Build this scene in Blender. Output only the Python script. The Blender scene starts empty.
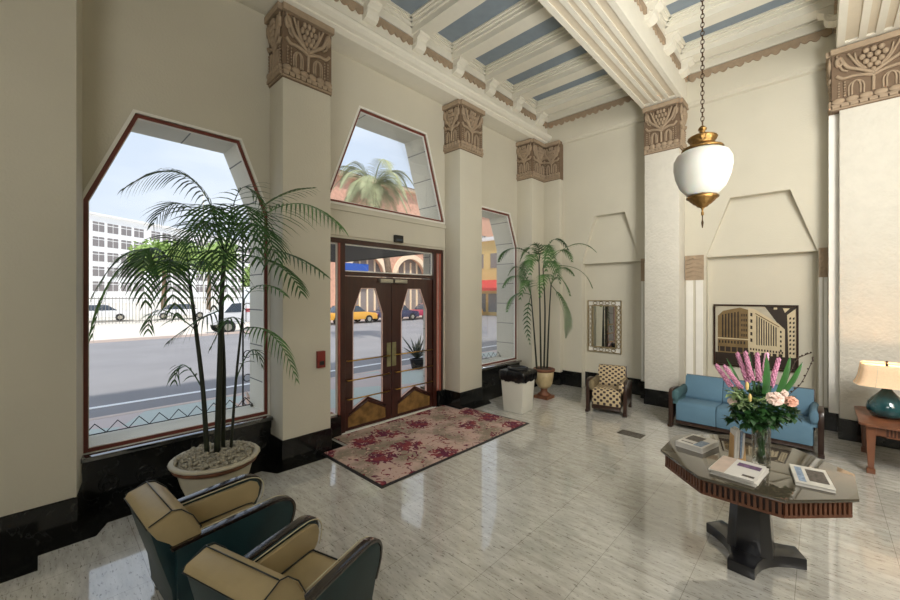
import bpy, bmesh, math, random
from mathutils import Vector, Matrix, noise
from math import sin, cos, pi, radians, atan2, hypot
random.seed(7)
C = bpy.context.scene.collection
sc = bpy.context.scene

# ---------------------------------------------------------------- camera, sky, sun, added fill lights, exposure
cam_d = bpy.data.cameras.new('camera'); cam = bpy.data.objects.new('camera', cam_d); C.objects.link(cam)
cam.location = (0, 0, 2.1); cam.rotation_euler = (radians(90), 0, radians(43.6))
cam_d.sensor_width = 36; cam_d.lens = 389 / 900 * 36; cam_d.shift_y = -5 / 900; cam_d.clip_end = 600; cam_d.clip_start = .05
sc.camera = cam

world = bpy.data.worlds.new('sky'); sc.world = world; world.use_nodes = True
wn = world.node_tree.nodes; wl = world.node_tree.links; wn.clear()
w_out = wn.new('ShaderNodeOutputWorld'); w_bg = wn.new('ShaderNodeBackground')
w_tc = wn.new('ShaderNodeTexCoord'); w_map = wn.new('ShaderNodeMapping'); w_no = wn.new('ShaderNodeTexNoise')
w_cr = wn.new('ShaderNodeValToRGB'); w_sep = wn.new('ShaderNodeSeparateXYZ'); w_gr = wn.new('ShaderNodeValToRGB'); w_mix = wn.new('ShaderNodeMixRGB')
w_map.inputs['Scale'].default_value = (1.0, 1.0, 3.0); w_no.inputs['Scale'].default_value = 2.2; w_no.inputs['Detail'].default_value = 7
w_cr.color_ramp.elements[0].position = .42; w_cr.color_ramp.elements[1].position = .72
w_gr.color_ramp.elements[0].position = 0.0; w_gr.color_ramp.elements[0].color = (.58, .64, .72, 1)
w_gr.color_ramp.elements[1].position = .75; w_gr.color_ramp.elements[1].color = (.40, .50, .66, 1)
w_mix.inputs[2].default_value = (.70, .74, .80, 1)
wl.new(w_tc.outputs['Generated'], w_map.inputs['Vector']); wl.new(w_map.outputs[0], w_no.inputs['Vector'])
wl.new(w_no.outputs['Fac'], w_cr.inputs[0]); wl.new(w_tc.outputs['Generated'], w_sep.inputs[0])
wl.new(w_sep.outputs['Z'], w_gr.inputs[0]); wl.new(w_gr.outputs[0], w_mix.inputs[1]); wl.new(w_cr.outputs[0], w_mix.inputs[0])
wl.new(w_mix.outputs[0], w_bg.inputs[0]); wl.new(w_bg.outputs[0], w_out.inputs[0])
w_bg.inputs[1].default_value = 1.5

sun_d = bpy.data.lights.new('sun', 'SUN'); sun = bpy.data.objects.new('sun', sun_d); C.objects.link(sun)
sun_d.energy = 3.6; sun_d.angle = radians(2); sun_d.color = (1, .95, .87)
sun.rotation_euler = Vector((-.55, .25, -.95)).to_track_quat('-Z', 'Y').to_euler()

def area(name, loc, target, sx, sy, power, col, spread=180):
    d = bpy.data.lights.new(name, 'AREA'); o = bpy.data.objects.new(name, d); C.objects.link(o)
    d.shape = 'RECTANGLE'; d.size = sx; d.size_y = sy; d.energy = power; d.color = col; d.spread = radians(spread)
    o.location = loc; o.rotation_euler = (Vector(target) - Vector(loc)).to_track_quat('-Z', 'Y').to_euler()
    return o
area('upper_fill', (2.5, 2.0, 5.2), (-1.2, 8.4, 2.2), 1.6, 2.2, 125, (1, .985, .95), 115)  # added high fill out of view, brightens the back wall
area('rear_fill', (0.6, -3.0, 4.6), (-1.8, 3.5, .6), 3.0, 2.0, 115, (1, .99, .96))  # added soft fill from behind the camera
area('side_fill', (3.0, 3.6, 3.4), (-1.5, 8.2, 2.0), 2.4, 2.4, 75, (1, .94, .85), 120)  # added warm fill from the unseen right side, no fixture there
area('upward_fill', (2.5, 1.6, 0.4), (-1.0, 5.4, 6.4), 1.6, 3.0, 185, (1, .995, .96), 80)  # added uplight, stands in for light bounced up to the ceiling

sc.view_settings.view_transform = 'Standard'; sc.view_settings.look = 'None'
sc.view_settings.gamma = 1; sc.view_settings.use_curve_mapping = False
sc.view_settings.exposure = 0.0

# ---------------------------------------------------------------- materials
def srgb(r, g, b):
    f = lambda c: (c / 255 / 12.92) if c / 255 <= .04045 else ((c / 255 + .055) / 1.055) ** 2.4
    return (f(r), f(g), f(b), 1)

def mat(name, col, rough=.6, metal=0, var=.0, vscale=8, bump=0, bscale=30, spec=.5, coat=0, trans=0, stretch=None):
    m = bpy.data.materials.new(name); m.use_nodes = True
    n = m.node_tree.nodes; l = m.node_tree.links; p = n['Principled BSDF']
    p.inputs['Base Color'].default_value = col; p.inputs['Roughness'].default_value = rough
    p.inputs['Metallic'].default_value = metal; p.inputs['Specular IOR Level'].default_value = spec
    p.inputs['Coat Weight'].default_value = coat; p.inputs['Transmission Weight'].default_value = trans
    tc = n.new('ShaderNodeTexCoord'); mp = n.new('ShaderNodeMapping'); l.new(tc.outputs['Object'], mp.inputs[0])
    if stretch: mp.inputs['Scale'].default_value = stretch
    if var:
        t = n.new('ShaderNodeTexNoise'); t.inputs['Scale'].default_value = vscale; t.inputs['Detail'].default_value = 6
        l.new(mp.outputs[0], t.inputs['Vector'])
        cr = n.new('ShaderNodeValToRGB'); cr.color_ramp.elements[0].position = .3; cr.color_ramp.elements[1].position = .7
        cr.color_ramp.elements[0].color = tuple(c * (1 - var) for c in col[:3]) + (1,)
        cr.color_ramp.elements[1].color = tuple(min(1, c * (1 + var)) for c in col[:3]) + (1,)
        l.new(t.outputs['Fac'], cr.inputs[0]); l.new(cr.outputs[0], p.inputs['Base Color'])
    if bump:
        t2 = n.new('ShaderNodeTexNoise'); t2.inputs['Scale'].default_value = bscale; t2.inputs['Detail'].default_value = 4
        l.new(mp.outputs[0], t2.inputs['Vector'])
        b = n.new('ShaderNodeBump'); b.inputs['Strength'].default_value = bump; b.inputs['Distance'].default_value = .01
        l.new(t2.outputs['Fac'], b.inputs['Height']); l.new(b.outputs[0], p.inputs['Normal'])
    return m

def nodes_of(m):
    return m.node_tree.nodes, m.node_tree.links, m.node_tree.nodes['Principled BSDF']

M = {}
M['plaster'] = mat('plaster', srgb(204, 198, 180), .75, bump=.25, bscale=45, var=.03, vscale=1.5)
M['plaster_rough'] = mat('plaster_rough', srgb(212, 207, 194), .8, bump=1, bscale=22, var=.03)
M['plaster_rough'].node_tree.nodes['Bump'].inputs['Distance'].default_value = .014
M['ceiling_white'] = mat('ceiling_white', srgb(228, 223, 208), .7, var=.02)
M['white_trim'] = mat('white_trim', srgb(232, 229, 220), .6, var=.03)
M['ceiling_blue'] = mat('ceiling_blue', srgb(136, 148, 158), .8, var=.05)
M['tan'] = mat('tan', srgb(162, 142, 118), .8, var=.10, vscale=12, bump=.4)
M['tan_ground'] = mat('tan_ground', srgb(116, 96, 76), .85, var=.12, vscale=12)  # brown wash behind the carving, crevice shade put into its darker colour
M['groove'] = mat('groove', srgb(214, 202, 180), .8, var=.03)
M['red_frame'] = mat('red_frame', srgb(112, 54, 44), .4, var=.15, vscale=5)
M['door_wood'] = mat('door_wood', srgb(60, 28, 20), .32, var=.25, vscale=4, coat=.3, stretch=(1, 6, .6))
M['brass'] = mat('brass', srgb(190, 150, 80), .3, 1, var=.1)
M['old_brass'] = mat('old_brass', srgb(150, 116, 68), .38, 1, var=.25, vscale=20, bump=.5, bscale=60)
M['bronze'] = mat('bronze', srgb(70, 52, 34), .45, .8, var=.2)
M['amber'] = mat('amber', srgb(140, 108, 62), .35, .25, var=.45, vscale=9)
M['steel'] = mat('steel', srgb(190, 185, 170), .35, .8, var=.1)
M['black'] = mat('black', srgb(22, 22, 22), .5, var=.1)
M['iron'] = mat('iron', srgb(28, 28, 30), .5, .4, var=.1)
M['stone'] = mat('stone', srgb(224, 222, 214), .85, var=.06, vscale=10, bump=.4)
M['teal'] = mat('teal_leather', srgb(18, 46, 50), .45, var=.2, vscale=6, bump=.1, bscale=120)
M['cream'] = mat('cream_leather', srgb(164, 146, 108), .45, var=.08, vscale=5, bump=.12, bscale=90)
M['piping'] = mat('piping', srgb(24, 30, 32), .4)
M['cream_piping'] = mat('cream_piping', srgb(205, 195, 165), .4)
M['gloss_black_wood'] = mat('gloss_black_wood', srgb(34, 24, 20), .2, coat=.6, var=.12, vscale=5)
M['dark_wood'] = mat('dark_wood', srgb(48, 30, 22), .3, coat=.3, var=.35, vscale=6, stretch=(1, 1, .4))
M['blue_fabric'] = mat('blue_fabric', srgb(90, 122, 142), .85, var=.08, vscale=4, bump=.3, bscale=150)
M['green_arm'] = mat('green_arm', srgb(64, 96, 100), .8, var=.12, bump=.2, bscale=120)
M['orange_wood'] = mat('orange_wood', srgb(118, 74, 50), .35, var=.3, vscale=6, stretch=(1, 1, .3))
M['table_edge_wood'] = mat('table_edge_wood', srgb(104, 66, 46), .45, var=.2, vscale=8)
M['table_black'] = mat('table_black', srgb(26, 26, 30), .3, coat=.4, var=.1)
M['bag_black'] = mat('bag_black', srgb(14, 14, 16), .22, bump=.6, bscale=14)
M['bin_cream'] = mat('bin_cream', srgb(214, 211, 198), .45, var=.02)
M['terracotta'] = mat('terracotta', srgb(112, 70, 46), .6, var=.3, vscale=10)
M['pot_cream'] = mat('pot_cream', srgb(190, 182, 160), .55, var=.08, vscale=5)
M['urn'] = mat('urn', srgb(180, 160, 120), .5, var=.15, vscale=8)
M['moss'] = mat('moss', srgb(165, 158, 140), .95, var=.35, vscale=60, bump=1, bscale=70)
M['soil'] = mat('soil', srgb(70, 55, 42), .95, var=.35, vscale=60, bump=1)
M['trunk'] = mat('palm_trunk', srgb(34, 40, 26), .5, var=.35, vscale=18, stretch=(1, 1, .3))
M['trunk_green'] = mat('trunk_green', srgb(92, 98, 66), .6, var=.35, vscale=14)
M['leaf'] = mat('palm_leaf', srgb(48, 84, 36), .5, var=.35, vscale=7)
M['leaf_light'] = mat('palm_leaf_light', srgb(78, 116, 60), .5, var=.35, vscale=7)
M['outdoor_leaf'] = mat('outdoor_leaf', srgb(146, 172, 98), .7, var=.3, vscale=2)
M['outdoor_palm'] = mat('outdoor_palm', srgb(164, 168, 130), .7, var=.3, vscale=2)
M['bark'] = mat('bark', srgb(130, 110, 90), .9, var=.2)
M['asphalt'] = mat('asphalt', srgb(142, 140, 142), .9, var=.07, vscale=.6, bump=.2)
M['concrete'] = mat('concrete', srgb(222, 214, 202), .9, var=.05, vscale=.8)
M['curb'] = mat('curb', srgb(214, 196, 186), .9)
M['road_paint'] = mat('road_paint', srgb(250, 250, 250), .8)
M['white_wall'] = mat('white_wall', srgb(246, 246, 246), .8, var=.01)
M['window_dark'] = mat('window_dark', srgb(136, 130, 130), .3)
M['brick_pink'] = mat('brick_pink', srgb(206, 160, 138), .85, var=.14, vscale=3)
M['arch_stone'] = mat('arch_stone', srgb(236, 216, 188), .8, var=.05)
M['roof_red'] = mat('roof_red', srgb(170, 106, 84), .8, var=.1)
M['yellow_wall'] = mat('yellow_wall', srgb(226, 196, 130), .8, var=.08)
M['red_cloth'] = mat('red_cloth', srgb(200, 60, 60), .7)
M['canopy'] = mat('canopy', srgb(78, 72, 66), .8, var=.15, vscale=3, stretch=(6, 1, 1))
M['car_yellow'] = mat('car_yellow', srgb(232, 170, 60), .3, coat=.6)
M['car_blue'] = mat('car_blue', srgb(52, 54, 84), .3, coat=.6)
M['car_red'] = mat('car_red', srgb(176, 50, 80), .3, coat=.6)
M['car_white'] = mat('car_white', srgb(238, 238, 240), .3, coat=.6)
M['car_glass'] = mat('car_glass', srgb(70, 80, 92), .12)
M['tyre'] = mat('tyre', srgb(30, 30, 32), .8)
M['truck_stripe'] = mat('truck_stripe', srgb(200, 96, 104), .5)
M['sign_blue'] = mat('sign_blue', srgb(40, 84, 170), .5)
M['alarm_red'] = mat('alarm_red', srgb(128, 40, 30), .45)
M['pink'] = mat('pink_bloom', srgb(196, 134, 160), .7, var=.25, vscale=40)
M['pink_pale'] = mat('pink_pale', srgb(232, 176, 200), .7, var=.2, vscale=40)
M['rose'] = mat('rose_petal', srgb(240, 214, 200), .6, var=.08, vscale=10)
M['peach'] = mat('peach_petal', srgb(226, 172, 148), .6, var=.12, vscale=10)
M['lily'] = mat('lily_yellow', srgb(222, 190, 120), .6)
M['sage'] = mat('sage_leaf', srgb(150, 172, 120), .7, var=.2)
M['flower_leaf'] = mat('flower_leaf', srgb(42, 76, 36), .4, var=.3, vscale=10)
M['blade_leaf'] = mat('blade_leaf', srgb(44, 88, 38), .35, var=.25, vscale=8)
M['twig'] = mat('twig', srgb(60, 46, 34), .8)
M['fence_grey'] = mat('fence_grey', srgb(128, 126, 122), .7)
M['paper'] = mat('paper', srgb(216, 212, 204), .6, var=.02)
M['paper_grey'] = mat('paper_grey', srgb(206, 202, 192), .6, var=.12, vscale=14)
M['photo_dark'] = mat('photo_dark', srgb(84, 76, 70), .5, var=.7, vscale=45)
M['photo_blue'] = mat('photo_blue', srgb(132, 150, 172), .5, var=.4, vscale=60)
M['photo_purple'] = mat('photo_purple', srgb(110, 84, 116), .5, var=.6, vscale=40)
M['print_tan'] = mat('print_tan', srgb(196, 176, 160), .6, var=.1, vscale=12)
M['kraft'] = mat('kraft', srgb(196, 158, 108), .7, var=.1)
M['sepia_light'] = mat('sepia_light', srgb(206, 190, 156), .5, var=.08)
M['sepia_sky'] = mat('sepia_sky', srgb(186, 178, 158), .5, var=.08)
M['sepia_mid'] = mat('sepia_mid', srgb(120, 98, 62), .5, var=.2)
M['sepia_dark'] = mat('sepia_dark', srgb(44, 32, 22), .5, var=.2)
M['gilt'] = mat('gilt', srgb(158, 142, 108), .45, .5, var=.25, vscale=30)
M['mirror'] = mat('mirror_silver', srgb(235, 238, 235), .02, 1)
M['grille'] = mat('grille', srgb(96, 90, 80), .45, .6, var=.2)
M['pane_ext'] = mat('pane_exterior', srgb(120, 130, 140), .15)

# marble (black with pale veins)
def black_marble(name, rough=.12):
    m = mat(name, srgb(16, 17, 17), rough); n, l, p = nodes_of(m)
    tc = n.new('ShaderNodeTexCoord'); t = n.new('ShaderNodeTexNoise'); t.inputs['Scale'].default_value = 3.2; t.inputs['Detail'].default_value = 10
    t.inputs['Distortion'].default_value = 1.8
    cr = n.new('ShaderNodeValToRGB'); e = cr.color_ramp.elements
    e[0].position = .485; e[0].color = srgb(15, 16, 16); e[1].position = .5; e[1].color = srgb(46, 48, 46)
    x = e.new(.512); x.color = srgb(17, 18, 18)
    l.new(tc.outputs['Object'], t.inputs['Vector']); l.new(t.outputs['Fac'], cr.inputs[0]); l.new(cr.outputs[0], p.inputs['Base Color'])
    return m
M['black_marble'] = black_marble('black_marble')

# travertine floor
def travertine():
    m = mat('travertine', srgb(200, 194, 178), .22); n, l, p = nodes_of(m)
    tc = n.new('ShaderNodeTexCoord'); mp = n.new('ShaderNodeMapping'); mp.inputs['Scale'].default_value = (2.2, 11, 1)
    l.new(tc.outputs['Object'], mp.inputs[0])
    t = n.new('ShaderNodeTexNoise'); t.inputs['Scale'].default_value = 1.6; t.inputs['Detail'].default_value = 8; t.inputs['Roughness'].default_value = .62
    l.new(mp.outputs[0], t.inputs['Vector'])
    cr = n.new('ShaderNodeValToRGB'); e = cr.color_ramp.elements
    e[0].position = .3; e[0].color = srgb(182, 178, 168); e[1].position = .68; e[1].color = srgb(220, 218, 210)
    l.new(t.outputs['Fac'], cr.inputs[0])
    # pits: short dark streaks along the veins
    mp2 = n.new('ShaderNodeMapping'); mp2.inputs['Scale'].default_value = (16, 55, 1); l.new(tc.outputs['Object'], mp2.inputs[0])
    t2 = n.new('ShaderNodeTexNoise'); t2.inputs['Scale'].default_value = 1.0; t2.inputs['Detail'].default_value = 5; t2.inputs['Roughness'].default_value = .7
    l.new(mp2.outputs[0], t2.inputs['Vector'])
    c2 = n.new('ShaderNodeValToRGB'); c2.color_ramp.elements[0].position = .35; c2.color_ramp.elements[0].color = (.30, .28, .25, 1)
    c2.color_ramp.elements[1].position = .43; c2.color_ramp.elements[1].color = (1, 1, 1, 1)
    l.new(t2.outputs['Fac'], c2.inputs[0])
    mx = n.new('ShaderNodeMixRGB'); mx.blend_type = 'MULTIPLY'; mx.inputs[0].default_value = .9
    l.new(cr.outputs[0], mx.inputs[1]); l.new(c2.outputs[0], mx.inputs[2])
    # joints + per tile tone
    mp3 = n.new('ShaderNodeMapping'); mp3.inputs['Location'].default_value = (.13, .3, 0); l.new(tc.outputs['Object'], mp3.inputs[0])
    br = n.new('ShaderNodeTexBrick'); br.offset = 0; br.inputs['Scale'].default_value = 1; br.inputs['Brick Width'].default_value = .573
    br.inputs['Row Height'].default_value = .86; br.inputs['Mortar Size'].default_value = .0022; br.inputs['Mortar Smooth'].default_value = .4
    br.inputs['Color1'].default_value = (1, 1, 1, 1); br.inputs['Color2'].default_value = (.90, .90, .89, 1); br.inputs['Mortar'].default_value = (.5, .49, .46, 1)
    l.new(mp3.outputs[0], br.inputs['Vector'])
    m2 = n.new('ShaderNodeMixRGB'); m2.blend_type = 'MULTIPLY'; m2.inputs[0].default_value = 1
    l.new(mx.outputs[0], m2.inputs[1]); l.new(br.outputs['Color'], m2.inputs[2]); l.new(m2.outputs[0], p.inputs['Base Color'])
    bp = n.new('ShaderNodeBump'); bp.inputs['Strength'].default_value = .18; bp.inputs['Distance'].default_value = .004
    l.new(c2.outputs[0], bp.inputs['Height']); l.new(bp.outputs[0], p.inputs['Normal'])
    return m
M['travertine'] = travertine()
nodes_of(M['travertine'])[2].inputs['Coat Weight'].default_value = .9; nodes_of(M['travertine'])[2].inputs['Coat Roughness'].default_value = .045; nodes_of(M['travertine'])[2].inputs['Coat IOR'].default_value = 2.15

# exterior stone in blocks
def block_stone():
    m = mat('block_stone', srgb(196, 196, 190), .85); n, l, p = nodes_of(m)
    tc = n.new('ShaderNodeTexCoord'); sp = n.new('ShaderNodeSeparateXYZ'); cb = n.new('ShaderNodeCombineXYZ')
    l.new(tc.outputs['Object'], sp.inputs[0]); l.new(sp.outputs['Y'], cb.inputs[0]); l.new(sp.outputs['Z'], cb.inputs[1])
    br = n.new('ShaderNodeTexBrick'); br.inputs['Scale'].default_value = 1; br.inputs['Brick Width'].default_value = 2.4; br.inputs['Row Height'].default_value = .475
    br.inputs['Mortar Size'].default_value = .008; br.inputs['Color1'].default_value = srgb(226, 222, 208); br.inputs['Color2'].default_value = srgb(216, 212, 198)
    br.inputs['Mortar'].default_value = srgb(120, 120, 118)
    l.new(cb.outputs[0], br.inputs['Vector']); l.new(br.outputs['Color'], p.inputs['Base Color'])
    return m
M['block_stone'] = block_stone()

# glass that lets the daylight through
def pane(name, tint, gloss=.06):
    m = bpy.data.materials.new(name); m.use_nodes = True; n = m.node_tree.nodes; l = m.node_tree.links; n.clear()
    o = n.new('ShaderNodeOutputMaterial'); mx = n.new('ShaderNodeMixShader'); t = n.new('ShaderNodeBsdfTransparent'); g = n.new('ShaderNodeBsdfGlossy')
    fr = n.new('ShaderNodeFresnel'); fr.inputs[0].default_value = 1.45
    ml = n.new('ShaderNodeMath'); ml.operation = 'MULTIPLY'; ml.inputs[1].default_value = gloss / .04
    t.inputs[0].default_value = tint; g.inputs['Roughness'].default_value = .01
    l.new(fr.outputs[0], ml.inputs[0]); l.new(ml.outputs[0], mx.inputs[0])
    l.new(t.outputs[0], mx.inputs[1]); l.new(g.outputs[0], mx.inputs[2]); l.new(mx.outputs[0], o.inputs[0])
    return m
M['glass'] = pane('window_glass', (.98, .985, .985, 1), .012)
M['vase_glass'] = pane('vase_glass', (.985, .99, .985, 1), .025)

# rug
def rug_mat():
    m = mat('rug_pile', srgb(170, 148, 130), .95, bump=.5, bscale=200); n, l, p = nodes_of(m)
    tc = n.new('ShaderNodeTexCoord')
    def no(scale, detail, dist=0, rough=.5):
        t = n.new('ShaderNodeTexNoise'); t.inputs['Scale'].default_value = scale; t.inputs['Detail'].default_value = detail
        t.inputs['Distortion'].default_value = dist; t.inputs['Roughness'].default_value = rough; l.new(tc.outputs['Object'], t.inputs['Vector']); return t
    def ramp(src, a, b, ca, cb):
        r = n.new('ShaderNodeValToRGB'); r.color_ramp.elements[0].position = a; r.color_ramp.elements[1].position = b
        r.color_ramp.elements[0].color = ca; r.color_ramp.elements[1].color = cb; l.new(src, r.inputs[0]); return r
    base = ramp(no(2.2, 4).outputs['Fac'], .40, .56, srgb(150, 136, 118), srgb(206, 176, 164))
    vo = n.new('ShaderNodeTexVoronoi'); vo.inputs['Scale'].default_value = 1.75; vo.inputs['Randomness'].default_value = .45; l.new(tc.outputs['Object'], vo.inputs['Vector'])
    clump = ramp(vo.outputs['Distance'], .12, .48, (1, 1, 1, 1), (0, 0, 0, 1))
    fine = no(8.5, 4, 1.8)
    mu = n.new('ShaderNodeMath'); mu.operation = 'MULTIPLY_ADD'; l.new(clump.outputs[0], mu.inputs[0]); mu.inputs[1].default_value = .33; l.new(fine.outputs['Fac'], mu.inputs[2])
    mask = ramp(mu.outputs[0], .595, .62, (0, 0, 0, 1), (1, 1, 1, 1))
    dark = ramp(no(7, 2).outputs['Fac'], .45, .55, srgb(104, 34, 62), srgb(138, 54, 62))
    mx = n.new('ShaderNodeMixRGB'); l.new(mask.outputs[0], mx.inputs[0]); l.new(base.outputs[0], mx.inputs[1]); l.new(dark.outputs[0], mx.inputs[2])
    pale = ramp(no(16, 3, 1).outputs['Fac'], .60, .63, (0, 0, 0, 1), (1, 1, 1, 1))
    m2 = n.new('ShaderNodeMixRGB'); l.new(pale.outputs[0], m2.inputs[0]); l.new(mx.outputs[0], m2.inputs[1]); m2.inputs[2].default_value = srgb(206, 176, 158)
    l.new(m2.outputs[0], p.inputs['Base Color'])
    return m
M['rug'] = rug_mat()

# woven armchair fabric: dark diamonds on cream
def diamond_fabric():
    m = mat('diamond_fabric', srgb(200, 180, 140), .85, bump=.2, bscale=150); n, l, p = nodes_of(m)
    tc = n.new('ShaderNodeTexCoord'); mp = n.new('ShaderNodeMapping'); mp.inputs['Rotation'].default_value = (0, radians(45), 0)
    sp = n.new('ShaderNodeSeparateXYZ'); l.new(tc.outputs['Object'], sp.inputs[0])
    ad = n.new('ShaderNodeMath'); ad.operation = 'ADD'; l.new(sp.outputs['Z'], ad.inputs[0]); l.new(sp.outputs['Y'], ad.inputs[1])
    def wv(a, b, op):
        s = n.new('ShaderNodeMath'); s.operation = op; l.new(a, s.inputs[0]); l.new(b, s.inputs[1])
        k = n.new('ShaderNodeMath'); k.operation = 'MULTIPLY'; l.new(s.outputs[0], k.inputs[0]); k.inputs[1].default_value = 2 * pi / .105
        q = n.new('ShaderNodeMath'); q.operation = 'SINE'; l.new(k.outputs[0], q.inputs[0]); return q
    zr = n.new('ShaderNodeValue'); zr.outputs[0].default_value = 0
    a = wv(sp.outputs['X'], zr.outputs[0], 'ADD'); b = wv(ad.outputs[0], zr.outputs[0], 'ADD')
    mu = n.new('ShaderNodeMath'); mu.operation = 'MULTIPLY'; l.new(a.outputs[0], mu.inputs[0]); l.new(b.outputs[0], mu.inputs[1])
    cr = n.new('ShaderNodeValToRGB'); e = cr.color_ramp.elements; e[0].position = .12; e[0].color = srgb(190, 170, 134); e[1].position = .24; e[1].color = srgb(56, 44, 44)
    l.new(mu.outputs[0], cr.inputs[0]); l.new(cr.outputs[0], p.inputs['Base Color'])
    return m
M['diamond_fabric'] = diamond_fabric()

# glass globe and lamp shade
M['globe'] = mat('opal_glass', srgb(206, 205, 196), .35, var=.02, vscale=4)
nn, ll, pp = nodes_of(M['globe']); pp.inputs['Subsurface Weight'].default_value = .3; pp.inputs['Emission Color'].default_value = (1, .96, .88, 1); pp.inputs['Emission Strength'].default_value = .0
M['shade'] = mat('lamp_shade_linen', srgb(222, 192, 160), .85, var=.06, vscale=60)
nn, ll, pp = nodes_of(M['shade']); pp.inputs['Transmission Weight'].default_value = .0
pp.inputs['Emission Color'].default_value = (1, .62, .32, 1); pp.inputs['Emission Strength'].default_value = .22
M['bulb'] = mat('bulb', (1, .8, .6, 1), .5)
nn, ll, pp = nodes_of(M['bulb']); pp.inputs['Emission Color'].default_value = (1, .7, .42, 1); pp.inputs['Emission Strength'].default_value = 6
M['teal_glaze'] = mat('teal_glaze', srgb(34, 76, 80), .08, coat=.8, var=.35, vscale=7)
M['glass_top'] = mat('glass_top', srgb(74, 68, 56), .05, spec=.9, coat=.6, var=.04)

# ---------------------------------------------------------------- helpers
def link(name, me, parent=None, loc=None, rotz=0):
    o = bpy.data.objects.new(name, me); C.objects.link(o)
    if parent: o.parent = parent
    if loc is not None: o.location = loc
    if rotz: o.rotation_euler = (0, 0, rotz)
    return o

def thing(name, label, cat, loc=(0, 0, 0), rotz=0, group=None):
    o = bpy.data.objects.new(name, None); C.objects.link(o); o.empty_display_size = .1
    o.location = loc; o.rotation_euler = (0, 0, rotz); o['label'] = label; o['category'] = cat
    if group: o['group'] = group
    return o

def tag(o, label, cat, group=None, kind=None):
    o['label'] = label; o['category'] = cat
    if group: o['group'] = group
    if kind: o['kind'] = kind
    return o

def lab(o, label): o['label'] = label; return o
def struct(o): o['kind'] = 'structure'; return o

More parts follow.
